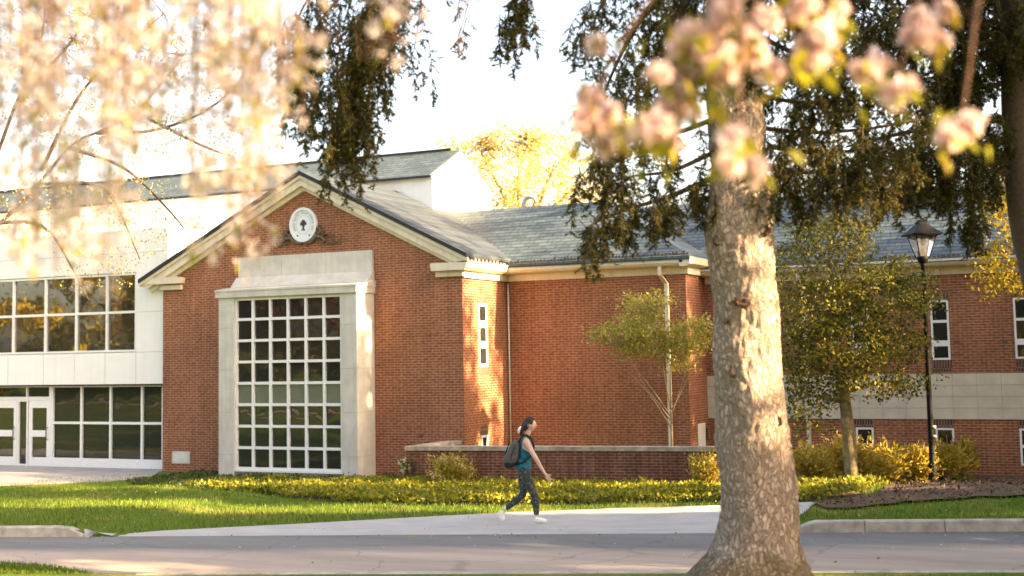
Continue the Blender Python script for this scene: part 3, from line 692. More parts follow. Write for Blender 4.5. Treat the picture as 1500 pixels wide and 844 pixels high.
for sx in (-1, 1):
    base = [(sx*.05, -.52), (sx*.28, -.48), (sx*.45, -.33), (sx*.62, -.38), (sx*.72, -.48), (sx*.62, -.54), (sx*.52, -.46)]
    b.tube([(ex+x, ey-.06, ez+z) for x, z in base], [.05, .06, .06, .05, .045, .035, .02], 8)
    b.tube([(ex+sx*x, ey-.05, ez+z) for x, z in ((.40, -.12), (.52, -.10), (.58, -.2), (.50, -.28), (.43, -.22))], [.035, .045, .045, .035, .02], 8)
    b.tube([(ex+sx*x, ey-.05, ez+z) for x, z in ((.6, -.36), (.8, -.28), (.95, -.36), (1.02 if sx > 0 else .9, -.5), (.85, -.58), (.72, -.52))], [.04, .03, .028, .026, .022, .015], 8)
    for k in range(7):
        b.tube([(ex+sx*(.3+.05*k), ey-.05, ez-.47+.05*k+.1*(k % 2)), (ex+sx*(.38+.06*k), ey-.07, ez-.40+.03*k-.12*(k % 2))], [.03, .008], 6)
if True: b.tube([(ex+x, ey-.05, ez+z) for x, z in ((.8, -.55), (1.05, -.58), (1.2, -.5), (1.28, -.36))], [.02, .022, .02, .01], 8)
b.build('scrollwork', M['bronze'], EM)

# ------------------------------------------------------------------ white entrance building
WB = thing('white_building', (-31, 31.5, -.5), 'white panelled modern entrance building with long strip windows and glass doors', 'building')
yw0 = 31.2; XL = -46.0
b = MB()
b.box(XL, -26.3, yw0, 36, 2.05, 3.0); b.box(XL, -26.3, yw0, 36, 5.42, 6.72); b.box(-27.50, -26.3, yw0, 36, 3.0, 5.42)
b.box(XL, -26.3, yw0+.3, 36, 3.0, 5.42)
b.build('panel_wall', M['white_panel'], WB)
b = MB()
for x in (-44, -42.4, -40.8, -39.2, -37.6, -36.1, -34.4, -32.7, -31.2, -29.93, -28.7, -27.5): b.box(x-.006, x+.006, yw0-.003, yw0+.002, 2.06, 2.99)
b.box(-27.49, -26.31, yw0-.003, yw0+.002, 2.995, 3.007); b.box(-27.49, -26.31, yw0-.003, yw0+.002, 4.2, 4.21); b.box(XL, -26.31, yw0-.003, yw0+.002, 6.0, 6.012)
b.build('panel_joint', M['joint'], WB)
mul = [-45.1, -43.85, -42.6, -41.35, -40.1, -38.85, -37.6, -36.4, -35.12, -33.82, -32.55, -31.19, -29.92, -28.69]
window(WB, 'strip_window', XL, -27.52, 3.02, 5.40, yw0+.03, 1, 2, fr=.06, mun=.075, glass='glass_up', xsplit=mul, zsplit=[4.22])
# storefront, set back under the white band
ys0 = 31.5
b = MB(); b.box(XL, -26.7, ys0+.18, ys0+.22, -.5, 2.05); b.box(XL, -26.3, yw0+.02, 36, 2.0, 2.05)
b.build('lobby_backing', M['interior'], WB)
sm = [-45.2, -44, -42.8, -41.6, -40.4, -39.2, -38, -36.8, -35.6, -34.4]
window(WB, 'storefront_window', -31.14, -26.7, -.28, 2.02, ys0, 4, 2, fr=.06, mun=.075, glass='glass_low', xsplit=[-29.93, -28.76, -27.53], zsplit=[.86])
window(WB, 'storefront_window', XL, -34.2, -.28, 2.02, ys0, 4, 2, fr=.06, mun=.075, glass='glass_low', xsplit=[-44.8, -43.6, -42.4, -41.2, -40, -38.8, -37.6, -36.4, -35.2], zsplit=[.86])
window(WB, 'transom_window', -34.2, -31.2, 1.62, 2.02, ys0, 2, 1, fr=.05, mun=.06, xsplit=[-32.2])
b = MB(); b.box(-31.14, -26.7, ys0-.01, ys0+.1, -.52, -.282); b.box(XL, -34.2, ys0-.01, ys0+.1, -.52, -.282); b.build('storefront_base', M['white_frame'], WB)
def door(x0, x1, zt=1.56):
    b = MB(); y = ys0+.01
    b.box(x0, x0+.13, y, y+.07, -.5, zt); b.box(x1-.13, x1, y, y+.07, -.5, zt); b.box(x0+.13, x1-.13, y, y+.07, zt-.24, zt)
    b.box(x0+.13, x1-.13, y, y+.07, -.5, -.22); b.box(x0+.13, x1-.13, y, y+.07, .42, .62)
    o = b.build('door', M['white_frame'], WB)
    g = MB(); g.add([(x0+.1, y+.04, -.3), (x1-.1, y+.041, -.3), (x1-.1, y+.04, zt-.1), (x0+.1, y+.041, zt-.1)], [(0, 1, 2, 3)]); g.build('glazing', M['glass'], o, fix=False)
    h = MB(); h.tube([(x1-.09, y-.0, .33), (x1-.09, y-.06, .36), (x1-.09, y-.06, .68), (x1-.09, y, .71)], .018, 8); h.build('handle', M['rust_metal'], o)
door(-33.55, -32.62); door(-32.10, -31.22)
window(WB, 'sidelight_window', -32.6, -32.14, -.5, 1.58, ys0+.005, 1, 1, fr=.06, xsplit=[], zsplit=[])
b = MB(); b.box(-34.2, -31.14, ys0-.004, ys0+.1, 1.565, 1.618); b.box(-31.215, -31.145, ys0-.006, ys0+.1, -.52, 2.02); b.build('door_frame', M['white_frame'], WB)
# attic with clerestory
b = MB(); b.prism([(36.0, 5), (36.0, 8.36), (38.0, 9.33), (40.1, 8.30), (40.1, 5)], XL, -19.9, 'X'); b.build('attic_wall', M['white_panel'], WB)
b = MB()
def pz(y): return 9.40-.50*abs(y-38.0)
roofslab(b, [(XL, 35.85, pz(35.85)), (-19.95, 35.85, pz(35.85)), (-19.95, 38.0, 9.42), (XL, 38.0, 9.42)], .06)
roofslab(b, [(XL, 38.0, 9.42), (-19.95, 38.0, 9.42), (-19.95, 40.25, pz(40.25)), (XL, 40.25, pz(40.25))], .06)
b.build('attic_roof', M['slate'], WB)
b = MB(); b.box(XL, -19.86, 35.80, 35.86, pz(35.85)-.06, pz(35.85)+.01); b.box(XL, -20.3, 37.95, 38.05, 9.43, 9.50); b.box(-19.97, -19.90, 39.4, 40.28, 8.24, 8.28)
b.build('drip_edge', M['dark_edge'], WB)
window(WB, 'clerestory_window', XL, -27.6, 7.58, 7.92, 35.95, 1, 1, fr=.04, mun=.09, xsplit=[-45+1.35*k for k in range(13)], zsplit=[])

# ------------------------------------------------------------------ low brick wall of the window well
LW = thing('low_brick_wall', (-13, 29.2, -.55), 'low weathered brick wall with a grey stone cap in front of the recessed facade', 'wall')
A = Vector((-16.72, 28.74)); Bp = Vector((-8.4, 30.02)); dr = (Bp-A).normalized(); nr = Vector((-dr.y, dr.x))
def wallseg(b, P0, P1, t0, t1, z0, z1, off=0):
    d = (P1-P0).normalized(); n = Vector((-d.y, d.x)); P0 = P0-d*off; P1 = P1+d*off
    q = [P0+n*t0, P1+n*t0, P1+n*t1, P0+n*t1]
    b.hull8([(p.x, p.y, z0) for p in q]+[(p.x, p.y, z1) for p in q])
b = MB(); wallseg(b, A, Bp, 0, .32, -.9, .40); b.box(A.x+.0, A.x+.32, A.y+.34, 30.99, -.9, .398); b.build('wall', M['brick_wall'], LW)
b = MB(); wallseg(b, A, Bp, -.04, .36, .402, .50, .04); b.box(A.x-.04, A.x+.36, A.y+.38, 30.985, .404, .502); b.build('cap', M['cap_stone'], LW)

# ------------------------------------------------------------------ street lamp
lp = gp(1367, 711)
LX, LY, LZ = lp
LD = float(np.dot(lp-CAM, CF)); pxm = LD/F
lamp = thing('street_lamp', (LX, LY, LZ), 'black post lamp with a four sided glass lantern beside the mulch bed', 'lamp')
lh = 326*pxm                                            # post height under the lantern
b = MB(); b.lathe([(.12, LZ-.1), (.12, LZ+.04), (.10, LZ+.10), (.085, LZ+.5), (.07, LZ+.56), (.066, LZ+1.2), (.052, LZ+lh-.06), (.075, LZ+lh-.04), (.06, LZ+lh)], LX, LY, 20)
b.build('post', M['black_metal'], lamp)
b = MB(); b.lathe([(.16, LZ-.05), (.16, LZ+.03), (.14, LZ+.06)], LX+.02, LY, 18); b.build('base', M['cap_stone'], lamp)
for z in (LZ+1.14, LZ+1.36): b = MB(); b.tube([(LX, LY, z), (LX+.12, LY-.02, z)], [.045, .035], 10); b.build('outlet_box', M['joint'], lamp)
z0, z1, z2 = LZ+lh, LZ+lh+.14, LZ+lh+.68
hw0, hw1 = .12, .26
b = MB(); b.lathe([(.07, z0-.01), (.11, z0+.03), (.13, z0+.09), (.15, z1), (.10, z1+.03)], LX, LY, 20); b.build('collar', M['black_metal'], lamp)
rz = R_(32)
def rc(x, y): return LX+x*math.cos(rz)-y*math.sin(rz), LY+x*math.sin(rz)+y*math.cos(rz)
cs = [(-1, -1), (1, -1), (1, 1), (-1, 1)]
b = MB()
for cx_, cy_ in cs:
    p0 = rc(cx_*hw0, cy_*hw0); p1 = rc(cx_*hw1, cy_*hw1)
    b.tube([(p0[0], p0[1], z1), (p1[0], p1[1], z2)], .014, 6)
for hw, z in ((hw0, z1+.01), (hw1, z2-.01)):
    for (a, c) in zip(cs, cs[1:]+cs[:1]):
        p0 = rc(a[0]*hw, a[1]*hw); p1 = rc(c[0]*hw, c[1]*hw); b.tube([(p0[0], p0[1], z), (p1[0], p1[1], z)], .014, 6)
b.build('lantern_frame', M['black_metal'], lamp)
mg, tg, pg = nodes_of('lantern_glass'); pg.inputs['Transmission Weight'].default_value = .9; pg.inputs['Roughness'].default_value = .12; pg.inputs['IOR'].default_value = 1.2; pg.inputs['Base Color'].default_value = (.93, .9, .85, 1)
b = MB()
for (a, c) in zip(cs, cs[1:]+cs[:1]):
    q = [rc(a[0]*hw0, a[1]*hw0), rc(c[0]*hw0, c[1]*hw0), rc(c[0]*hw1, c[1]*hw1), rc(a[0]*hw1, a[1]*hw1)]
    b.add([(q[0][0], q[0][1], z1+.01), (q[1][0], q[1][1], z1+.01), (q[2][0], q[2][1], z2-.01), (q[3][0], q[3][1], z2-.01)], [(0, 1, 2, 3)])
b.build('lantern_glass', mg, lamp)
b = MB()
prev = None; rings = []
for hw, z in ((.36, z2-.02), (.365, z2+.015), (.26, z2+.10), (.15, z2+.22), (.10, z2+.25), (.10, z2+.31), (.03, z2+.36)):
    rings.append([(*rc(sx*hw, sy*hw), z) for sx, sy in cs])
vs_ = [p for r in rings for p in r]; n = len(rings)
b.add(vs_, [(i*4+k, i*4+(k+1) % 4, (i+1)*4+(k+1) % 4, (i+1)*4+k) for i in range(n-1) for k in range(4)]+[(3, 2, 1, 0), tuple(range(n*4-4, n*4))])
b.build('lantern_roof', M['black_metal'], lamp)
b = MB(); b.lathe([(.05, z2-.02), (.06, z2-.12), (.065, z2-.2), (.03, z2-.26)], LX, LY, 14); b.build('lamp_socket', M['black_metal'], lamp)
b = MB(); b.lathe([(.03, z1+.02), (.075, z1+.06), (.085, z1+.14), (.05, z1+.21)], LX, LY, 14); b.build('lamp_diffuser', M['white_panel'], lamp)

# ------------------------------------------------------------------ big spruce: trunk
TD = 14.0
def prof_trunk():
    L = [(-560, 1042, 1098), (-300, 1040, 1105), (-60, 1036, 1110), (60, 1035, 1112), (150, 1035, 1115), (200, 1037, 1120), (260, 1038, 1126), (325, 1033, 1135), (355, 1036, 1136), (420, 1042, 1136), (500, 1047, 1143),
         (600, 1050, 1152), (700, 1055, 1162), (760, 1055, 1166), (790, 1049, 1170), (815, 1035, 1178), (844, 1008, 1190), (862, 985, 1205), (885, 955, 1232)]
    return L
TP = [(atD((l+r)/2, y, TD), (r-l)/2/F*TD) for y, l, r in prof_trunk()]
base = TP[-1][0]
spruce = thing('spruce_tree', (base[0], base[1], base[2]), 'big foreground spruce with a thick pale scaly trunk and dark drooping boughs', 'tree')
nr_, ns_ = 420, 128
zs = np.array([p[0][2] for p in TP])[::-1]; xs1 = np.array([p[0][0] for p in TP])[::-1]; ys1 = np.array([p[0][1] for p in TP])[::-1]; rs1 = np.array([p[1] for p in TP])[::-1]
zz = np.linspace(zs[0], zs[-1], nr_)
V = []
for z in zz:
    cx_, cy_, r = np.interp(z, zs, xs1), np.interp(z, zs, ys1), np.interp(z, zs, rs1)
    h = z-zs[0]
    for k in range(ns_):
        a = 2*math.pi*k/ns_; ca, sa = math.cos(a), math.sin(a)
        flare = max(0, 1-h/.75)
        q = Vector((ca*.42*2.2, sa*.42*2.2, z*1.3))
        d = .10*mnoise.noise(q*1.1)*.5 + flare*.16*mnoise.noise(Vector((ca*1.8, sa*1.8, z*.6+9)))
        q2 = Vector((ca*r*9, sa*r*9, z*4.2)); q2 += Vector((mnoise.noise(q2*.6), mnoise.noise(q2*.6+Vector((7, 3, 1))), 0))*.8
        vd = mnoise.voronoi(q2)[0]
        plate = min(1, (vd[1]-vd[0])*3)
        d += .016*(plate-.5)+.008*mnoise.noise(q2*3)
        V.append((cx_+(r+d)*ca, cy_+(r+d)*sa, z))
b = MB(); b.add(V, [(i*ns_+k, i*ns_+(k+1) % ns_, (i+1)*ns_+(k+1) % ns_, (i+1)*ns_+k) for i in range(nr_-1) for k in range(ns_)], True)
b.build('trunk', M['bark'], spruce, fix=False)
M['scar'] = plain('dark_bark_scar', (.11, .065, .045), .95, var=.5, scale=40, bump=.5)
for px_, py_, w_, h_ in ((1112, 338, 11, 8), (1047, 352, 8, 10), (1080, 440, 15, 7), (1128, 470, 6, 8), (1068, 540, 6, 10), (1133, 612, 5, 8), (1060, 470, 5, 5), (1122, 262, 5, 5)):
    i_ = int(np.argmin(np.abs(zs-atD(px_, py_, TD)[2]))); c_ = np.array([np.interp(atD(px_, py_, TD)[2], zs, a_) for a_ in (xs1, ys1)]); r_ = np.interp(atD(px_, py_, TD)[2], zs, rs1)
    p_ = atD(px_, py_, TD); lat = (p_-np.array([c_[0], c_[1], p_[2]]))@CR; dep = math.sqrt(max(.02, r_*r_-lat*lat))
    q_ = p_-CF*dep*.97
    b = MB(); s_ = TD/F; vv = []; ff = []
    for k in range(3):
        rr = (1, .75, .3)[k]; ou = (-.03, .035, -.005)[k]
        for m_ in range(14):
            a_ = 2*math.pi*m_/14; wv = 1+.25*math.sin(3*m_+px_)
            vv.append(q_+CR*math.cos(a_)*w_*s_*rr*wv+np.array([0, 0, 1])*math.sin(a_)*h_*s_*rr*wv-CF*ou)
    ff = [(k*14+m_, k*14+(m_+1) % 14, (k+1)*14+(m_+1) % 14, (k+1)*14+m_) for k in range(2) for m_ in range(14)]+[tuple(range(28, 42))]
    b.add(vv, ff, True); b.build('branch_scar', M['scar'], spruce)

# ------------------------------------------------------------------ spruce boughs
def smooth_path(pts, n=24):
    """Catmull-Rom through points"""
    P = [np.array(p, float) for p in pts]; P = [2*P[0]-P[1]]+P+[2*P[-1]-P[-2]]
    out = []
    segs = len(P)-3
    for i in range(segs):
        p0, p1, p2, p3 = P[i:i+4]
        m = max(2, n//segs)
        for k in range(m):
            t = k/m; out.append(.5*((2*p1)+(-p0+p2)*t+(2*p0-5*p1+4*p2-p3)*t*t+(-p0+3*p1-3*p2+p3)*t**3))
    out.append(P[-2]); return np.array(out)
class Spruce:
    def __init__(s, root): s.root = root; s.limbs = MB(); s.tw = MB(); s.need = []
    def limb(s, pts, r0, r1, D=TD):
        """pts: (px, py[, depth]) of the photograph turned into points in space"""
        P = smooth_path([atD(p[0], p[1], p[2] if len(p) > 2 else D) for p in pts])
        s.limbs.tube(P, list(np.linspace(r0, r1, len(P))), 8)
        return P
    def sprays(s, C, A, n_len):
        """needle shoots: C start, A direction, lengths"""
        N = len(C); k = 20
        t = np.tile(np.linspace(.05, 1, k), N); C2 = np.repeat(C, k, 0); A2 = np.repeat(unit(A), k, 0); L2 = np.repeat(n_len, k)
        B = C2+A2*(t*L2)[:, None]
        side = unit(np.cross(A2, rng.normal(size=A2.shape)))
        ax = unit(A2*.75+side)
        nl = rng.uniform(.022, .036, len(B))[:, None]*1.15; w = unit(np.cross(ax, rng.normal(size=ax.shape)))*.0068
        s.need.append(np.stack([B-w, B+w, B+ax*nl], 1).reshape(-1, 3))
    def tassel(s, p, L, spread=.10, dens=1.0, drift=(0, 0, 0)):
        """hanging branchlet from p, length L metres"""
        p = np.array(p, float); n = max(4, int(L/.06))
        sway = rng.normal(size=3)*.12+np.array(drift); sway[2] = 0
        out = unit(rng.normal(size=3)*np.array([1, 1, 0]))*spread
        t = np.linspace(0, 1, n)[:, None]
        path = p+out*np.sqrt(t)*1.0+sway*L*t*t+np.array([0, 0, -1])*L*(t*.9+.1*t*t)
        s.tw.tube(path, list(np.linspace(.006, .002, n)), 4, caps=False)
        m = int(L*36*dens)+3
        i = rng.uniform(0, 1, m)**.85; C = np.stack([np.interp(i, t[:, 0], path[:, j]) for j in range(3)], 1)
        A = unit(rng.normal(size=(m, 3))*np.array([1, 1, .35])+np.array([0, 0, -1.0]))
        s.sprays(C, A, rng.uniform(.07, .17, m)*(1-.35*i))
    def curtain(s, P, n, L0, L1, i0=0.0, i1=1.0, spread=.14, dens=1.0, dz=.25):
        for _ in range(n):
            t = rng.uniform(i0, i1)*(len(P)-1); k = min(int(t), len(P)-2); p = P[k]+(P[k+1]-P[k])*(t-k)
            p = p+rng.normal(size=3)*np.array([.08, dz, .04])
            s.tassel(p, rng.uniform(L0, L1), spread, dens)
    def finish(s):
        s.limbs.build('branch', M['twig'], s.root); s.tw.build('fine_branching', M['twig'], s.root, fix=False)
        npmesh('needles', np.concatenate(s.need), 3, M['needle'], s.root)
S = Spruce(spruce)
# long bough reaching left, its end hanging in front of the gable
P = S.limb([(1070, -330), (900, -250), (740, -170), (610, -90), (545, -10)], .06, .022)
S.curtain(P, 40, .3, .9, .45, 1.0)
for pts, n, a, c in (([(560, -40), (520, 60), (500, 150), (492, 200)], 74, .35, .85), ([(535, -40), (470, 30), (450, 90), (442, 140)], 44, .3, .8),
                     ([(590, -40), (560, 40), (530, 110), (510, 170)], 46, .3, .8), ([(470, -30), (440, 20), (428, 70)], 22, .3, .75)):
    P = S.limb(pts, .016, .005); S.curtain(P, n, a, c, spread=.12, dz=.16)
P = S.limb([(620, -40), (612, 40), (600, 100)], .008, .003); S.curtain(P, 6, .35, .8, spread=.08, dens=.6, dz=.05)
P = S.limb([(900, -200), (830, -110), (775, -50), (748, 10), (742, 40)], .03, .006); S.curtain(P, 22, .3, .6, .45, 1.0, spread=.10, dz=.12)
P = S.limb([(700, -60), (682, 20), (670, 60)], .006, .002); S.curtain(P, 4, .2, .5, spread=.05, dens=.5, dz=.05)
# left of the trunk
P = S.limb([(1062, -120), (1000, -40), (945, 20), (905, 90), (872, 170)], .05, .008); S.curtain(P, 46, .3, .8, .15, 1, spread=.18, dz=.3)
P = S.limb([(1055, -60), (1000, 10), (965, 70), (945, 140)], .05, .012); S.curtain(P, 60, .4, .9, .0, 1, spread=.2, dz=.3)
P = S.limb([(1055, -160), (980, -90), (920, -40), (880, 10), (862, 60)], .04, .008); S.curtain(P, 24, .25, .6, .2, 1, spread=.15, dz=.25)
P = S.limb([(1045, 175), (990, 195), (930, 205), (880, 230), (848, 262)], .03, .006); S.curtain(P, 34, .25, .6, .05, 1, spread=.13, dz=.25)
P = S.limb([(1042, 225), (985, 250), (930, 258), (890, 268)], .028, .006); S.curtain(P, 20, .2, .5, .05, 1, spread=.13, dz=.2)
P = S.limb([(1042, 262), (980, 288), (925, 305), (880, 322), (848, 345)], .032, .006); S.curtain(P, 56, .22, .5, .0, 1, spread=.12, dz=.2)
# right of the trunk
P = S.limb([(1108, -150), (1150, -60), (1190, 10), (1230, 70)], .05, .012); S.curtain(P, 95, .35, .9, .05, 1, spread=.24, dz=.4)
P = S.limb([(1112, 116), (1180, 118), (1250, 114), (1330, 108), (1370, 120)], .02, .008); S.curtain(P, 12, .12, .4, .05, 1, spread=.08, dz=.12, dens=.8)
P = S.limb([(1118, 188), (1180, 194), (1260, 190), (1350, 176), (1420, 168)], .026, .008); S.curtain(P, 48, .15, .45, .02, 1, spread=.14, dz=.3)
P = S.limb([(1124, 246), (1180, 252), (1240, 250), (1300, 258)], .034, .008); S.curtain(P, 60, .25, .6, .0, 1, spread=.14, dz=.3)
P = S.limb([(1124, 214), (1190, 224), (1260, 220), (1330, 212)], .03, .008); S.curtain(P, 50, .25, .5, .0, 1, spread=.16, dz=.35)
P = S.limb([(1110, 52), (1170, 80), (1240, 96), (1310, 98)], .03, .008); S.curtain(P, 42, .3, .75, .0, 1, spread=.18, dz=.4)
P = S.limb([(1114, 140), (1170, 150), (1230, 146), (1290, 150)], .026, .008); S.curtain(P, 36, .2, .5, .0, 1, spread=.15, dz=.4)
S.finish()
# second spruce at the right edge
T2 = 15.5
b2 = gp(1560, 800); b2 = np.array([atD(1545, 820, T2)[0], atD(1545, 820, T2)[1], 0]); b2[2] = ground(b2[0], b2[1])
spruce2 = thing('spruce_tree', b2, 'second spruce at the right edge with a dark trunk and hanging boughs above the lamp', 'tree')
P = smooth_path([(b2[0], b2[1], b2[2]-.2)]+[atD(x, y, T2) for x, y in ((1556, 620), (1532, 440), (1505, 320), (1494, 200), (1489, 120), (1487, -40), (1490, -300))], 40)
b = MB(); b.tube(P, list(np.linspace(.26, .14, len(P))), 18); tr2 = b.build('trunk', M['twig'], spruce2)
S2 = Spruce(spruce2)
P = S2.limb([(1487, 172), (1430, 178), (1370, 186), (1300, 200), (1240, 215)], .05, .012, T2); S2.curtain(P, 60, .25, .6, .05, 1, spread=.16, dz=.35)
P = S2.limb([(1487, 205), (1430, 212), (1370, 222), (1310, 235)], .045, .012, T2); S2.curtain(P, 70, .3, .75, .0, 1, spread=.16, dz=.4)
P = S2.limb([(1487, 120), (1430, 128), (1390, 130), (1350, 140)], .03, .01, T2); S2.curtain(P, 16, .15, .4, .1, 1, spread=.12, dz=.3)
P = S2.limb([(1480, -40), (1400, -10), (1330, 20), (1260, 50)], .05, .012, T2); S2.curtain(P, 110, .3, .8, .0, 1, spread=.22, dz=.4)
P = S2.limb([(1480, 10), (1440, 40), (1400, 60), (1370, 85)], .04, .012, T2); S2.curtain(P, 60, .3, .75, .0, 1, spread=.2, dz=.4)
P = S2.limb([(1480, -80), (1420, -60), (1320, -40), (1200, -20)], .05, .012, T2); S2.curtain(P, 120, .3, .85, .0, 1, spread=.24, dz=.45)
P = S2.limb([(1490, -20), (1530, 10), (1570, 50)], .04, .012, T2-.5); S2.curtain(P, 40, .4, .9, .0, 1, spread=.2, dz=.4)
P = S2.limb([(1310, 18), (1262, 50), (1215, 85), (1168, 118)], .014, .006, T2-.6)
for x, y, L in ((1345, 215, .72), (1350, 210, .78), (1338, 222, .66), (1385, 215, .8), (1391, 220, .78), (1380, 230, .62), (1290, 235, .6), (1283, 230, .65), (1425, 235, 1.1), (1432, 240, .95), (1395, 300, .45), (1418, 250, .9), (1248, 240, .35), (1310, 235, .55)):
    for _ in range(3): S2.tassel(atD(x+rnd.uniform(-4, 4), y, T2-.3), L*rnd.uniform(.85, 1.05), .05, 1.2)
P = S2.limb([(1486, 60), (1420, 88), (1370, 104), (1320, 122)], .035, .01, T2); S2.curtain(P, 60, .3, .75, .0, 1, spread=.2, dz=.4)
S2.finish()

# ------------------------------------------------------------------ broadleaf trees
def crown_points(blobs, D, n):
    """blobs: (px, py, rx, ry, depth offset, weight) ellipsoids; points thrown mostly near their surfaces"""
    w = np.array([b_[2]*b_[3]*b_[5] for b_ in blobs], float); w /= w.sum(); out = []
    for bl, k in zip(blobs, rng.multinomial(n, w)):
        c = atD(bl[0], bl[1], D+bl[4]); rx, ry = bl[2]/F*D, bl[3]/F*D
        d = unit(rng.normal(size=(k, 3))); r = rng.uniform(.25, 1, k)**.5
        out.append(c+d*r[:, None]*np.array([rx, rx*.9, ry]))
    return np.concatenate(out)
def tree(name, label, D, trunk, limbs, blobs, nl, size, leafm, barkm, r0=.1, r1=.04, grp=None, tw=60, clump=7, ground_base=True, lr=.35):
    P = [np.array(atD(x, y, D)) for x, y in trunk]
    if ground_base: P[0][2] = ground(P[0][0], P[0][1])-.05
    root = thing(name, (P[0][0], P[0][1], P[0][2]+.05), label, 'tree', grp)
    b = MB(); PP = smooth_path(P, 18); b.tube(PP, list(np.linspace(r0, r1, len(PP))), 12); b.build('trunk', barkm, root)
    b = MB(); ends = []
    for lb in limbs:
        Q = smooth_path([atD(q[0], q[1], D+(q[2] if len(q) > 2 else 0)) for q in lb], 14)
        b.tube(Q, list(np.linspace(r1*.75, r1*.18, len(Q))), 7)
        ends += list(Q[len(Q)//3:])
    C = crown_points(blobs, D, nl//clump)
    E = np.array(ends) if ends else np.array([PP[-1]])
    for i in range(min(tw, len(C))):       # twigs from limbs out into the crown
        c = C[i]; e = E[np.argmin(((E-c)**2).sum(1)+rng.uniform(0, .05, len(E)))]
        mid = (e+c)/2+rng.normal(size=3)*.05
        b.tube([e, mid, c], [r1*.16, r1*.11, r1*.05], 5, caps=False)
    b.build('branch', barkm, root)
    CC = np.repeat(C, clump, 0)+rng.normal(size=(len(C)*clump, 3))*size*(1.1 if clump < 10 else 1.5)*np.array([1.15, 1.15, .7])
    ax = np.tile(np.array([0, 0, -.35]), (len(CC), 1))
    npmesh('foliage', leafverts(CC, size, .55, ax, 1.0), 4, leafm, root)
    return root
# young tree in front of the recessed wall
yD = float(np.dot(gp(985, 707)-CAM, CF))
tree('young_tree', 'slender young tree with a small flat olive crown in front of the recessed brick wall', yD,
     [(985, 708), (984, 640), (983, 600)],
     [[(984, 612), (955, 570), (925, 532, -.2), (915, 510, -.2)], [(984, 618), (968, 596), (938, 555, .3), (930, 520, .3)], [(983, 602), (975, 560), (968, 510), (962, 460)], [(984, 606), (995, 575), (1003, 545), (1002, 500)], [(985, 630), (960, 590), (940, 565), (915, 540, .2)], [(984, 600), (1000, 570), (1015, 530, -.2), (1022, 490, -.2)], [(983, 600), (982, 550, -.3), (985, 490, -.3)]],
     [(940, 455, 34, 26, 0, 1), (965, 440, 22, 16, .2, .8), (915, 485, 40, 20, -.2, 1.2), (880, 490, 20, 12, 0, .8), (950, 500, 42, 22, .2, 1.2), (1005, 490, 36, 26, 0, 1.2), (1028, 478, 16, 14, 0, 1), (925, 512, 24, 14, -.2, .8), (985, 515, 40, 18, .1, .7), (1000, 530, 26, 14, 0, .4), (970, 545, 14, 8, 0, .2)],
     6800, .08, M['leaf_young'], M['twig_pale'], .034, .026, tw=260, clump=14)
# dense tree between the big trunk and the lamp
dD = 28.8
tree('broadleaf_tree', 'dense green and golden broadleaf tree behind the lamp post', dD,
     [(1249, 690), (1243, 640), (1238, 590), (1230, 540), (1224, 480), (1220, 420)],
     [[(1236, 560), (1190, 520), (1160, 500)], [(1232, 540), (1280, 510), (1330, 490, .5)], [(1226, 490), (1180, 440), (1150, 420)], [(1224, 470), (1270, 430), (1330, 400)], [(1220, 420), (1215, 370), (1212, 330)], [(1222, 440), (1180, 380), (1165, 350)], [(1238, 590), (1190, 580), (1160, 590)], [(1236, 575), (1290, 560), (1330, 560)], [(1222, 430), (1250, 370), (1275, 330)]],
     [(1215, 340, 60, 30, 0, 1), (1170, 380, 44, 28, 0, 1), (1245, 375, 50, 30, .3, 1), (1320, 405, 52, 26, 0, 1.0), (1280, 430, 70, 40, -.6, 1.2), (1195, 450, 66, 46, -.4, 1.3), (1345, 440, 34, 26, .3, .9), (1170, 520, 34, 50, 0, 1.1), (1240, 500, 76, 44, -.5, 1.4), (1310, 500, 50, 36, .4, 1.2), (1180, 590, 34, 30, 0, 1), (1270, 555, 70, 26, -.2, 1.1), (1325, 560, 32, 20, 0, .8), (1210, 560, 50, 30, .3, 1), (1190, 630, 30, 16, 0, .7), (1350, 590, 10, 10, 0, .2), (1368, 540, 8, 22, 0, .15)],
     17500, .088, M['leaf_green'], M['trunk_dec'], .16, .07, tw=420, clump=20)
# golden tree hanging in at the right edge
tree('golden_tree', 'yellow leaved tree reaching in at the right edge of the roof', 27.0,
     [(1640, 720), (1625, 560), (1590, 400), (1560, 300)],
     [[(1600, 420), (1530, 370), (1470, 360)], [(1590, 400), (1520, 420), (1460, 410)], [(1575, 340), (1510, 300), (1465, 290)], [(1600, 430), (1530, 440), (1480, 430)]],
     [(1465, 305, 34, 26, 0, 1), (1490, 270, 30, 24, .2, .8), (1470, 350, 30, 18, 0, .8), (1460, 375, 34, 10, 0, 1.1), (1450, 405, 24, 14, 0, .7), (1485, 415, 28, 12, 0, 1), (1452, 425, 12, 9, 0, .7), (1540, 340, 50, 80, .5, 1.0), (1610, 330, 80, 110, .5, 1.0)],
     9000, .10, M['leaf_gold'], M['trunk_dec'], .16, .06, tw=120, clump=6)
